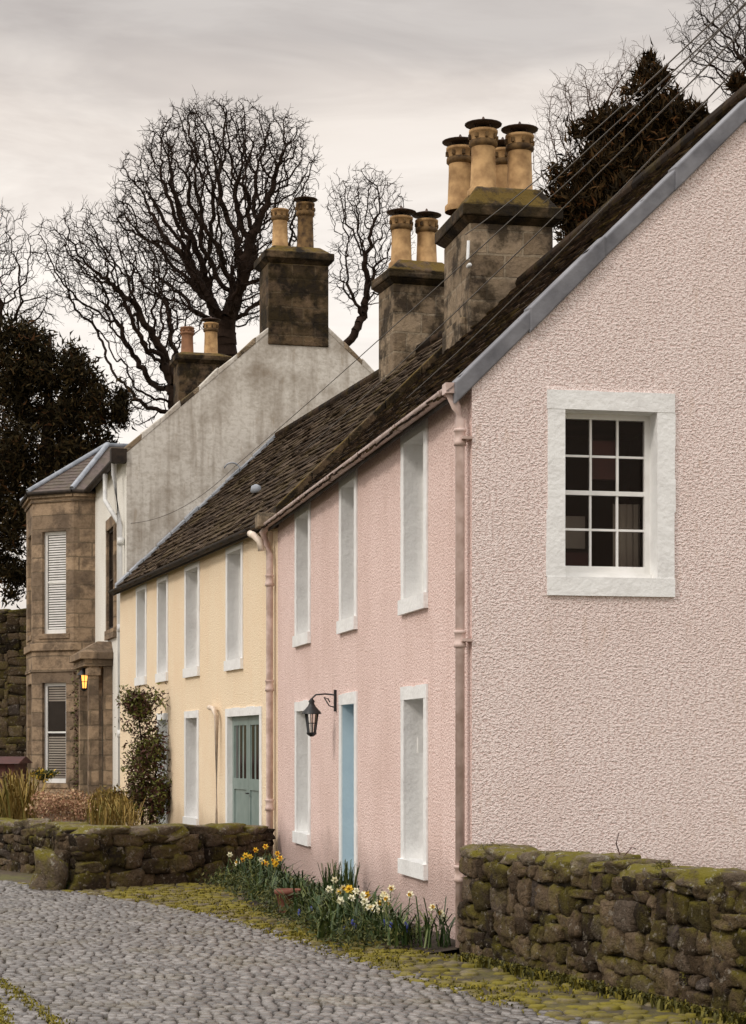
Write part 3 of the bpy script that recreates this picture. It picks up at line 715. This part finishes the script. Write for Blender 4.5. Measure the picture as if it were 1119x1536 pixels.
# ------------------------------------------------------------ rubble walls
G=5
def cube_template():
    pts={};fs=[]
    def vid(p):
        k=tuple(round(c,4) for c in p)
        if k not in pts: pts[k]=len(pts)
        return pts[k]
    for ax in range(3):
        for sg in (-1,1):
            for i in range(G):
                for j in range(G):
                    q=[]
                    for a,b in ((0,0),(1,0),(1,1),(0,1)):
                        u=-1+2*(i+a)/G; v=-1+2*(j+b)/G; p=[0,0,0]; p[ax]=sg; p[(ax+1)%3]=u; p[(ax+2)%3]=v; q.append(vid(p))
                    if sg<0: q=q[::-1]
                    fs.append(tuple(q))
    V=np.array(list(pts.keys())); 
    p=7.0; nrm=(np.abs(V)**p).sum(1)**(1/p); V=V/nrm[:,None]
    return V,fs
CV,CF=cube_template()
def stone(mb,c,size,ax,k,rough=.06):
    V=CV*np.array(size)/2
    ph=rng.uniform(0,6.28,9); s=min(size)
    V[:,0]*=1+rng.uniform(-.22,.22)*CV[:,2]; V[:,2]*=1+rng.uniform(-.25,.25)*CV[:,0]
    V[:,1]*=1+rng.uniform(-.22,.22)*CV[:,2]+rng.uniform(-.22,.22)*CV[:,0]
    d=1+rough*(np.sin(CV[:,0]*2.3+ph[0])*np.sin(CV[:,1]*2.9+ph[1])+np.sin(CV[:,2]*3.1+ph[2]+CV[:,0]*1.7)+.5*np.sin(CV[:,0]*5+ph[3]+CV[:,2]*4))
    V=V*d[:,None]+rng.normal(0,s*.032,V.shape)
    ang=rng.normal(0,.09); C,S=math.cos(ang),math.sin(ang)
    x=V[:,0]*C-V[:,2]*S; z=V[:,0]*S+V[:,2]*C
    u,n=ax
    W=np.stack([c[0]+x*u.x+V[:,1]*n.x, c[1]+x*u.y+V[:,1]*n.y, c[2]+z],1)
    mb.mesh(W.tolist(),CF,k,True)
def rubble_wall(path,hts,thick=.38,sh=(.07,.19),sl=(.1,.40),cap=(.3,.6,.1),faces=(-1,1),bwr=(.5,.95)):
    mb=MB()
    for (p,q),(h0,h1) in zip(zip(path,path[1:]),zip(hts,hts[1:])):
        p=Vector((*p,0)); q=Vector((*q,0)); u=(q-p); ln=u.length; u.normalize(); n=Vector((u.y,-u.x,0))
        t=thick/2-.03
        mb.hexa([p-n*t-Vector((0,0,.2)),q-n*t-Vector((0,0,.2)),q+n*t-Vector((0,0,.2)),p+n*t-Vector((0,0,.2)),p-n*t+Vector((0,0,h0-.06)),q-n*t+Vector((0,0,h1-.06)),q+n*t+Vector((0,0,h1-.06)),p+n*t+Vector((0,0,h0-.06))],'mortar')
        for sg in faces:
            s_=U(-.1,0)
            while s_<ln:
                bw=U(*bwr); z=-.06
                while True:
                    hh=U(*sh); a_=s_+U(-.06,.0); top=h0+(h1-h0)*min(s_/ln,1)-.05
                    if z>top-.04: break
                    if z+hh>top: hh=max(top-z,.06)
                    while a_<s_+bw-.03:
                        w=min(max(U(*sl),hh*.8),s_+bw-a_+.04)
                        cc=min(a_+w/2,ln)
                        pc=p+u*cc+n*sg*(t-.015+U(-.015,.03))
                        stone(mb,(pc.x,pc.y,z+hh/2+U(-.02,.02)),(w*1.02,.16,hh*U(.9,1.12)),(u,n),'rubble')
                        a_+=w
                    z+=hh
                s_+=bw
        for e_,hl in ((p,h0),(q,h1)):
            z=-.05
            while z<hl-.1:
                hh=U(.12,.2); stone(mb,(e_.x,e_.y,z+hh/2),(.2,thick*.95,hh),(u,n),'rubble'); z+=hh*.98
        s_=-.05
        while s_<ln:
            w=U(cap[0],cap[1]); cc=s_+w/2; hl=h0+(h1-h0)*min(cc/ln,1)
            pc=p+u*cc; stone(mb,(pc.x,pc.y,hl-.02+U(-.02,.02)),(w*1.0,thick+U(-.02,.1),cap[2]*U(.7,1.35)),(u,n),'cope',.06)
            s_+=w
    return mb
mb=rubble_wall([(1.0,17.2),(2.55,13.45),(3.6,10.9)],[.92,.91,.91],.42,sh=(.07,.24),sl=(.09,.34),cap=(.16,.42,.12),bwr=(.32,.7))
mb.obj("rubble_garden_wall")
mb=rubble_wall([(-1.62,28.25),(-2.7,26.6),(-3.75,25.55)],[.66,.70,.76],.4,sh=(.12,.32),sl=(.2,.6),cap=(.4,.9,.12),bwr=(.4,.9))
mb.obj("low_stone_wall")
mb=rubble_wall([(-3.8,25.7),(-4.3,28.5),(-6.2,31.2),(-9,32.5)],[.74,.68,.66,.66],.4,cap=(.3,.7,.12))
mb.obj("low_stone_wall")
mb=MB(); stone(mb,(-4.1,25.4,.18),(.42,.4,.52),(Vector((1,0,0)),Vector((0,1,0))),'cope',.12); mb.obj("boulder")
mb=rubble_wall([(-14,60),(-8.5,60)],[5.9,5.8],.5,sh=(.2,.35),sl=(.3,.8),cap=(.5,1,.15),faces=(1,))
mb.obj("tall_mossy_wall")

# ------------------------------------------------------------ vegetation
def foliage(name,ells,n,size,k,elong=1.6,up=.3,trunk=None,shell=.5,spread=.22,extra=None):
    mb=MB(); vol=np.array([e[1][0]*e[1][1]*e[1][2] for e in ells])**.67; vol/=vol.sum()
    idx=rng.choice(len(ells),n,p=vol)
    V=[]; clumps=[]
    for ei,(c,r) in enumerate(ells):
        m_=max(6,int(26*vol[ei]*len(ells)))
        d=rng.normal(size=(m_,3)); d/=np.linalg.norm(d,axis=1)[:,None]; rad=rng.uniform(shell,1.02,m_)
        clumps.append(np.array(c)+d*np.array(r)*rad[:,None])
    for i in idx:
        c,r=ells[i]; cl=clumps[i]; cc=cl[rng.integers(len(cl))]
        p=cc+rng.normal(0,spread,3)*np.array(r)*np.array([1,1,.8])
        a=rng.normal(size=3)+np.array([0,0,up]); a/=np.linalg.norm(a)
        b=np.cross(a,rng.normal(size=3)); b/=np.linalg.norm(b)+1e-9
        s=size*rng.uniform(.5,1.4)
        V+= [p-b*s*.35, p+a*s*elong*.5-b*s*.1, p+a*s*elong, p+b*s*.35+a*s*elong*.35]
    i0=len(mb.v); mb.v+=[tuple(v) for v in V]; mi=mb.mi(k)
    for j in range(n): mb.f.append((i0+4*j,i0+4*j+1,i0+4*j+2,i0+4*j+3))
    mi2=mb.mi(extra[0]) if extra else mi
    mb.m+=[(mi2 if extra and rng.uniform()<extra[1] else mi) for _ in range(n)]; mb.sm+=[False]*n
    if trunk:
        for t in trunk: mb.tube(t[0],t[1],'bark',8,t[2])
    mb.obj(name)
def E(px,py,D,rx,ry,rd=None):
    s=D/F; c=P(px,py,D); return ((c.x,c.y,c.z),(rx*s,(rd or rx)*s,ry*s))

def sctree(name,root,ells,nat,step,di,dk,tip,k='bark',shell=.5,expo=2.25,seed=1,twig=2,twigl=.5,jit=.25,minz=None,trunkto=None,maxn=12000,upb=.0):
    r_=np.random.default_rng(seed); A=[]
    vol=np.array([e[1][0]*e[1][1]*e[1][2] for e in ells])**.8; vol/=vol.sum()
    for (c,r),w in zip(ells,vol):
        m_=int(nat*w); d=r_.normal(size=(m_,3)); d/=np.linalg.norm(d,axis=1)[:,None]
        rad=(shell**3+(1-shell**3)*r_.uniform(0,1,m_))**(1/3)
        A.append(np.array(c)+d*np.array(r)*rad[:,None]*(1+.04*r_.normal(size=m_)[:,None]))
    A=np.concatenate(A)
    if minz is not None: A=A[A[:,2]>minz]
    pos=[np.array(root,float)]; par=[-1]
    tgt=np.array(trunkto if trunkto is not None else A.mean(0),float)
    while True:
        p=pos[-1]; d=tgt-p; l=np.linalg.norm(d)
        if l<step*1.5 : break
        pos.append(p+(d/l+r_.normal(0,.07,3))*step*1.3); par.append(len(pos)-2)
    PA=np.array(pos[-1:]); D=np.linalg.norm(A[:,None]-PA[None],axis=2); near=D.argmin(1)+len(pos)-1; nd=D.min(1); alive=np.ones(len(A),bool)
    for it in range(260):
        m_=alive&(nd<(di if it>25 else di*3.5))
        if not m_.any() or len(pos)>maxn: break
        ii=np.where(m_)[0]
        dv=A[ii]-np.array(pos)[near[ii]]; dv/=np.linalg.norm(dv,axis=1)[:,None]+1e-9
        u,inv=np.unique(near[ii],return_inverse=True); S=np.zeros((len(u),3)); np.add.at(S,inv.ravel(),dv)
        S/=np.linalg.norm(S,axis=1)[:,None]+1e-9
        S+=r_.normal(0,jit,S.shape); S[:,2]+=upb; S/=np.linalg.norm(S,axis=1)[:,None]
        new=np.array(pos)[u]+S*step; i0=len(pos)
        for j in range(len(u)): pos.append(new[j]); par.append(int(u[j]))
        ai=np.where(alive)[0]
        DD=np.linalg.norm(A[ai][:,None]-new[None],axis=2); mn=DD.min(1); am=DD.argmin(1)
        better=mn<nd[ai]; nd[ai[better]]=mn[better]; near[ai[better]]=i0+am[better]
        alive&=~(nd<dk)
    nn=len(pos); pos=np.array(pos); acc=np.zeros(nn); ch=np.zeros(nn,int)
    for i in range(nn-1,-1,-1):
        if ch[i]==0: acc[i]=tip**expo
        if par[i]>=0: acc[par[i]]+=acc[i]; ch[par[i]]+=1
    rad=acc**(1/expo)
    V=[];Fc=[]
    def seg(a,b,ra,rb,n):
        d=b-a; l=np.linalg.norm(d)+1e-9; d=d/l
        if n>3: a=a-d*ra*.45
        x=np.cross(d,[0,1.0,0]) if abs(d[1])<.9 else np.cross(d,[1.0,0,0]); x/=np.linalg.norm(x); y=np.cross(d,x)
        i0=len(V)
        for (c,r) in ((a,ra),(b,rb)):
            for j in range(n):
                t=2*math.pi*j/n; V.append(c+x*r*math.cos(t)+y*r*math.sin(t))
        for j in range(n): Fc.append((i0+j,i0+(j+1)%n,i0+n+(j+1)%n,i0+n+j))
    for i in range(nn):
        if par[i]>=0:
            p=par[i]; ra=min(rad[p],rad[i]*1.3); seg(pos[p],pos[i],ra,rad[i],8 if rad[i]>tip*5 else 3)
        if rad[i]<tip*2.6 and par[i]>=0:
            nt_=twig if ch[i]==0 else (1 if r_.uniform()<.6 else 0)
            for _ in range(nt_):
                d=pos[i]-pos[par[i]]; d=d/(np.linalg.norm(d)+1e-9)+r_.normal(0,.6,3)+np.array([0,0,.15]); d/=np.linalg.norm(d)
                l=twigl*r_.uniform(.4,1.2); a=pos[i]; m1=a+d*l*.5; d2=d+r_.normal(0,.5,3); d2/=np.linalg.norm(d2); b=m1+d2*l*.5
                seg(a,m1,tip*.8,tip*.65,3); seg(m1,b,tip*.65,tip*.35,3)
                d3=d+r_.normal(0,.8,3); d3/=np.linalg.norm(d3); seg(m1,m1+d3*l*.45,tip*.55,tip*.35,3)
    mb=MB(); mb.mesh([tuple(v) for v in V],Fc,k,True); mb.obj(name)
    print(name,nn,len(Fc))
D1=75
def ground_at(px,D): v=P(px,900,D); return (v.x,v.y,gz(v.x,v.y)-.2)
sctree("bare_oak_tree",ground_at(345,D1),[E(325,305,D1,150,148),E(425,250,D1,60,82),E(232,300,D1,70,88),E(340,215,D1,122,62),E(330,420,D1,130,70)],4600,.17,1.0,.18,.012,seed=3,shell=.15,expo=2.12,trunkto=P(338,535,D1),minz=P(0,490,D1).z,twigl=.36,upb=.03)
D2=85
sctree("bare_oak_tree",ground_at(515,D2),[E(550,310,D2,62,60),E(540,400,D2,52,70),E(590,380,D2,32,70),E(520,300,D2,35,45)],1300,.2,1.1,.25,.012,seed=15,shell=.2,expo=2.12,trunkto=P(515,515,D2),twigl=.42,jit=.35)
D3=68
sctree("bare_oak_tree",ground_at(290,D3),[E(165,400,D3,105,92),E(230,470,D3,80,80),E(110,370,D3,62,60),E(210,590,D3,45,60)],2200,.19,1.2,.23,.0115,seed=8,shell=.25,expo=2.12,trunkto=P(262,610,D3),jit=.38,twigl=.42)
D4=72
sctree("bare_oak_tree",ground_at(-20,D4),[E(5,400,D4,55,95),E(-40,380,D4,80,90),E(40,460,D4,50,50)],1300,.2,1.2,.26,.0115,seed=9,shell=.3,expo=2.12,trunkto=P(-10,520,D4),jit=.38,twigl=.42)
D5=60
sctree("bare_birch_tree",ground_at(900,D5),[E(880,190,D5,75,90),E(950,130,D5,45,60),E(820,260,D5,30,80)],1300,.18,1.1,.2,.007,'bark2',seed=11,shell=.15,trunkto=P(890,340,D5),upb=.3,jit=.18)
sctree("bare_oak_tree",ground_at(1190,D5),[E(1085,50,D5,75,60),E(1160,100,D5,90,100),E(1055,100,D5,35,25)],1500,.18,1.2,.21,.009,seed=12,shell=.2,expo=2.15,trunkto=P(1180,190,D5))
D6=54
foliage("conifer_tree",[E(985,130,D6,30,50),E(945,190,D6,55,52),E(1005,180,D6,52,60),E(895,250,D6,60,60),E(960,270,D6,80,80),E(1040,195,D6,32,38),E(860,330,D6,40,85),E(920,370,D6,80,90),E(1010,300,D6,60,100),E(1108,140,D6,18,26)],38000,.12,'yewleaf2',2.4,.9,trunk=[([ground_at(960,D6),P(960,400,D6),P(985,120,D6)],.35,.04)],shell=.3,spread=.17)
D7=58
foliage("conifer_tree",[E(75,535,D7,68,72),E(20,560,D7,60,80),E(120,600,D7,58,82),E(165,630,D7,34,46),E(50,660,D7,85,95),E(130,680,D7,60,50),E(10,740,D7,60,95),E(60,780,D7,60,100),E(10,850,D7,50,50)],40000,.11,'yewleaf',2.0,.4,trunk=[([ground_at(60,D7),P(70,700,D7),P(75,500,D7)],.4,.05)],shell=.3,spread=.17)

s1=Wy(-.5,8.0,0)
foliage("climbing_shrub",[((s1.x-.02,s1.y,2.55),(.42,.3,.5)),((s1.x+.1,s1.y,1.7),(.40,.3,.6)),((s1.x,s1.y,.9),(.38,.3,.7)),((s1.x+.35,s1.y,1.0),(.26,.3,.6))],9500,.06,'redleaf',1.5,.0,
  trunk=[([(s1.x,s1.y,0),(s1.x+.05,s1.y,1.4),(s1.x-.1,s1.y,2.9)],.03,.01),([(s1.x+.1,s1.y,0),(s1.x+.25,s1.y,1.1),(s1.x+.3,s1.y,2.2)],.025,.008)],shell=.1)
c=Ww(-.35,4.9); foliage("porch_climber",[((c.x,c.y,2.6),(.3,.2,1.0)),((c.x,c.y,1.2),(.25,.2,1.2))],1600,.07,'redleaf',1.4,0,shell=.2)
g=[]
for (px,py,rx,ry) in ((72,1210,26,20),(112,1206,24,22),(92,1218,40,20)): g.append(E(px,py,33,rx,ry,22))
foliage("dried_hydrangea_bush",g,4200,.045,'dryleaf',1.0,.1,shell=.5)
foliage("garden_shrub",[E(150,1216,35,30,24),E(170,1206,36,22,28),E(185,1222,34,25,22)],2800,.06,'straw',1.8,.6,shell=.2)
foliage("window_box_flowers",[E(62,1163,43.5,18,9)],700,.06,'leaf',1.4,.5,shell=.2,extra=('fyellow',.28))
def blades(mb,c,n,h,sp,k,w=.012,lean=.5):
    for _ in range(n):
        a=U(0,6.283); b=Vector((c[0]+U(-sp,sp),c[1]+U(-sp,sp),c[2])); d=Vector((math.cos(a),math.sin(a),0)); s=Vector((-d.y,d.x,0))*w*U(.7,1.3)
        hh=h*U(.6,1.15); l=lean*U(.1,1)*hh
        p1=b+Vector((0,0,hh*.5))+d*l*.25; p2=b+Vector((0,0,hh*(.95-.2*l/hh)))+d*l*.8; p3=b+Vector((0,0,hh*(1-.35*l/hh)))+d*l*1.25
        i=len(mb.v); mb.v+=[tuple(q) for q in (b-s,b+s,p1+s,p1-s,p2+s*.8,p2-s*.8,p3)]
        mi=mb.mi(k)
        mb.f+=[(i,i+1,i+2,i+3),(i+3,i+2,i+4,i+5),(i+5,i+4,i+6)]; mb.m+=[mi]*3; mb.sm+=[True]*3
mb=MB()
for i in range(30): blades(mb,(P(U(0,50),1200,34).x,34+U(-.5,.5),.1),14,1.25,.1,'straw',.012,.5)
for i in range(20): blades(mb,(P(U(120,200),1200,33).x,33+U(-.5,.5),.1),10,.95,.1,'straw',.008,.6)
mb.obj("ornamental_grass")
mb=MB(); fl=MB()
def flower(c,k,kt,s=.045):
    f=Vector((U(-.9,.5),-1,U(-.4,.4))).normalized(); a=f.cross(Vector((0,0,1))).normalized(); b=a.cross(f)
    for j in range(6):
        t=j*math.pi/3+U(-.1,.1); d=a*math.cos(t)+b*math.sin(t); e_=a*-math.sin(t)+b*math.cos(t)
        fl.poly([c,c+d*s*.55+e_*s*.32+f*.006,c+d*s,c+d*s*.55-e_*s*.32+f*.006],k)
    r=s*.35; n=7; v0=[c+(a*math.cos(2*math.pi*q/n)+b*math.sin(2*math.pi*q/n))*r*.7 for q in range(n)]; v1=[c+f*s*.7+(a*math.cos(2*math.pi*q/n)+b*math.sin(2*math.pi*q/n))*r*1.2 for q in range(n)]
    fl.mesh(v0+v1,[(q,(q+1)%n,n+(q+1)%n,n+q) for q in range(n)],kt,True)
def daff(x,y,n,cols,h=.38,fs=.045):
    w=Wp(x,y,.03); blades(mb,w,38,h*U(.8,1.1),.14,'blade',.009,1.0)
    for _ in range(n):
        k,kt=random.choice(cols); p=w+Vector((U(-.17,.17),U(-.17,.17),0)); t=p+Vector((U(-.08,.08),U(-.08,.08),h*U(.65,1.15)))
        mb.tube([p,t],.005,'blade',4); flower(t,k,kt,fs*U(.8,1.15))
Yw=[('fyellow','forange')];Yy=[('fyellow','fyellow')];Wh=[('fwhite','fwhite'),('fwhite','fyellow')]
for (x,y,n,c_) in ((-.25,.35,3,Wh),(-.5,.6,0,Wh),(-.55,1.0,3,Wh),(-.7,1.35,8,Wh),(-.55,1.6,9,Wh),(-.75,1.9,2,Yy),(-.6,2.5,4,Yy+Wh),(-.8,2.9,1,Wh),(-.4,3.2,1,Yy),(-.7,3.8,2,Yy+Wh),(-.5,4.4,0,Yy),(-.85,6.6,1,Wh),(-.6,7.3,1,Yy),(-.8,8.0,3,Yy),(-.5,8.6,4,Yw),(-.7,9.2,2,Yw),(-.45,9.8,1,Yw),(-.9,8.9,2,Wh+Yy),(-.35,5.4,0,Yy),(-.75,5.0,0,Yy),(-.3,2.1,0,Yy),(-.9,2.3,0,Yy),(-1.0,1.4,0,Yy),(-.95,3.3,0,Yy),(-1.0,6.0,0,Yy),(-.6,6.2,0,Yy)):
    daff(x,y,n,c_)
blades(mb,Wp(-.3,4.7,.03),160,.5,.18,'blade',.006,.3)
mb.obj("daffodil_leaves"); fl.obj("daffodil_flowers")
fl=MB()
for _ in range(12):
    x,y=random.choice([(-.9,1.1),(-1.05,2.6),(-.55,.7)]); w=Wp(x+U(-.12,.12),y+U(-.2,.2),.05); h=U(.1,.18)
    fl.lathe((w.x,w.y,w.z+h),[(.004,-.05),(.014,-.03),(.014,0),(.005,.02)],'fblue',6)
fl.obj("grape_hyacinths")
foliage("low_bed_plants",[((Wp(x,y,.08).x,Wp(x,y,.08).y,.09),(.36,.38,.15)) for y in (.7,1.5,2.3,3.1,3.9,4.7,5.5,6.3,7.1,7.9,8.7,9.5) for x in (-.45,-.95)],14000,.032,'leaf',1.6,.4,shell=.1)
w=Wp(-.95,4.25,.0); mb=MB(); mb.lathe((w.x,w.y,.03),[(.09,0),(.13,.2),(.15,.2),(.15,.25),(.13,.25),(.12,.2)],'terracotta',16); mb.obj("terracotta_pot")
mb=MB()
for _ in range(3800):
    D=U(12.5,26); x0=ex(D); x=U(x0-.15,max(vright(D),x0+.2))
    if math.sin(x*3.1+D*.9)+math.sin(x*1.3-D*2.1)+U(-1,1)<.1: continue
    blades(mb,(x,D,-.012),4,.032,.06,'mossy',.007,.9)
for _ in range(500):
    D=U(13,17); x=1.0+(17.2-D)*.413-.27-abs(random.gauss(0,.06)); blades(mb,(x,D,-.01),5,.08,.04,'ivy',.008,.9)
for (a,b) in (((-2.95,15.6),(-2.0,12.9)),((-2.75,14.4),(-2.3,12.6))):
    for _ in range(260):
        t=U(0,1); blades(mb,(a[0]+(b[0]-a[0])*t+random.gauss(0,.03),a[1]+(b[1]-a[1])*t,-.012),4,.034,.04,'mossy',.006,.9)
mb.obj("moss_tufts")
iv=[]
for (s,z,r,rz) in ((.05,.93,.20,.07),(.25,.75,.06,.2),(.62,.78,.08,.16),(1.05,.2,.10,.10),(1.15,.72,.10,.2),(1.75,.86,.12,.09),(2.2,.3,.08,.12),(2.75,.72,.12,.2),(3.2,.75,.1,.2),(3.6,.3,.12,.25),(.2,.1,.1,.1),(2.8,.05,.2,.08),(2.2,.92,.2,.04),(3.0,.93,.25,.04),(1.3,.93,.2,.03)):
    x=1.0+s*.382-.2*(1 if z<.9 else .3); y=17.2-s*.924; iv.append(((x,y,z),(r*.45,r,rz)))
foliage("ivy_on_wall",iv,7600,.016,'ivy',1.3,0,shell=.1,spread=.32)
mb=MB(); p=Vector((1.9,15.3,.95)); mb.tube([p,p+Vector((-.04,0,.12)),p+Vector((-.02,0,.2))],.005,'redwood',5); mb.tube([p,p+Vector((.08,0,.09)),p+Vector((.11,0,.08))],.004,'redwood',5); mb.obj("bramble_stem")
mb=MB()
for _ in range(600):
    t=U(0,1); a=(-1.62,28.25) if t<.55 else (-2.7,26.6); b=(-2.7,26.6) if t<.55 else (-3.75,25.55); s=U(0,1)
    blades(mb,(a[0]+(b[0]-a[0])*s-.25+U(-.15,0),a[1]+(b[1]-a[1])*s-.2,-.01),5,.14,.06,'leaf' if U(0,1)<.6 else 'mossy',.01,.8)
mb.obj("wall_foot_weeds")
mb=MB(); c=P(0,1150,42); x,y=c.x,c.y
mb.box(x-2.2,x+.3,y,y+1.6,0,1.45,'redwood'); mb.frus(x-2.3,x+.4,y-.1,y+1.7,1.452,x-2.3,x+.4,y+.8,y+.9,1.6,'redwood')
for i in range(16): mb.box(x-2.2+i*.155,x-2.2+i*.155+.015,y-.01,y,.05,1.42,'gutter_dark')
mb.obj("garden_shed")
def cable(p,q,sag=.25):
    mb=MB(); pts=[]
    for i in range(25):
        t=i/24; v=p.lerp(q,t); v=v-Vector((0,0,sag*4*t*(1-t))); pts.append(v)
    mb.tube(pts,.0065,'cable',5); mb.obj("overhead_cable")
cable(P(352,700,41.0),P(1180,-50,14),.05)
cable(P(196,785,41.1),P(352,700,41.0),.25)
cable(P(430,698,36),P(1180,-20,14),.1)
cable(P(560,640,27),P(1190,10,13),.12)
cable(P(698,352,27.2),P(1180,-75,13),.1)
cable(P(815,305,27.2),P(1180,-62,13),.06)

# ------------------------------------------------------------ world / light
w=bpy.data.worlds.new("World"); sc.world=w; w.use_nodes=True; nt=w.node_tree; nt.nodes.clear()
out=N(nt,"ShaderNodeOutputWorld")
sundir=Vector((-.62,-.50,.60)).normalized()
sky=N(nt,"ShaderNodeTexSky"); sky.sky_type='NISHITA'; sky.sun_disc=False
sky.sun_elevation=math.asin(sundir.z); sky.sun_rotation=math.atan2(sundir.x,sundir.y)
b1=N(nt,"ShaderNodeBackground"); b1.inputs[1].default_value=.08; nt.links.new(sky.outputs[0],b1.inputs[0])
tc=N(nt,"ShaderNodeTexCoord"); sp=N(nt,"ShaderNodeSeparateXYZ"); nt.links.new(tc.outputs["Generated"],sp.inputs[0])
nz=noise(nt,scaled(nt,tc.outputs["Generated"],(1.6,1.6,6.5)),2.6,5,.55,.4)
zz=math_(nt,'ADD',sp.outputs[2],math_(nt,'MULTIPLY',math_(nt,'SUBTRACT',nz,.5),.16))
col=ramp(nt,zz,[(0,(.85,.77,.69)),(.14,(1.0,.94,.88)),(.25,(1.0,.94,.88)),(.30,(.86,.79,.73)),(.355,(.60,.56,.535)),(.55,(.82,.79,.76)),(1,(1.0,1.0,1.0))])
nz2=noise(nt,scaled(nt,tc.outputs["Generated"],(1.5,1.5,7)),4.2,5,.6,.7)
col=mix(nt,.40,col,ramp(nt,nz2,[(.34,(.60,.56,.54)),(.58,(1.0,.98,.95))]),'MULTIPLY')
up=N(nt,"ShaderNodeMapRange"); up.inputs[1].default_value=.36; up.inputs[2].default_value=.9; up.inputs[3].default_value=1.1; up.inputs[4].default_value=2.35
nt.links.new(sp.outputs[2],up.inputs[0])
b2=N(nt,"ShaderNodeBackground"); nt.links.new(col,b2.inputs[0]); nt.links.new(up.outputs[0],b2.inputs[1])
ms_=N(nt,"ShaderNodeMixShader"); ms_.inputs[0].default_value=.95
nt.links.new(b1.outputs[0],ms_.inputs[1]); nt.links.new(b2.outputs[0],ms_.inputs[2]); nt.links.new(ms_.outputs[0],out.inputs[0])
sl=bpy.data.lights.new("sun","SUN"); sl.energy=1.25; sl.angle=math.radians(11); sl.color=(1,.92,.83)
so=bpy.data.objects.new("sun",sl); so.rotation_euler=(-sundir).to_track_quat('-Z','Y').to_euler(); sc.collection.objects.link(so)
# ------------------------------------------------------------ camera
cd=bpy.data.cameras.new("camera"); cam=bpy.data.objects.new("camera",cd); sc.collection.objects.link(cam)
cam.location=(0,0,H); cam.rotation_euler=(math.radians(90),0,0)
cd.sensor_fit='VERTICAL'; cd.sensor_height=36; cd.lens=F/1536*36; cd.shift_y=(HY-768)/1536; cd.clip_end=2000
sc.camera=cam
sc.view_settings.view_transform='Standard'; sc.view_settings.look='None'; sc.view_settings.exposure=0
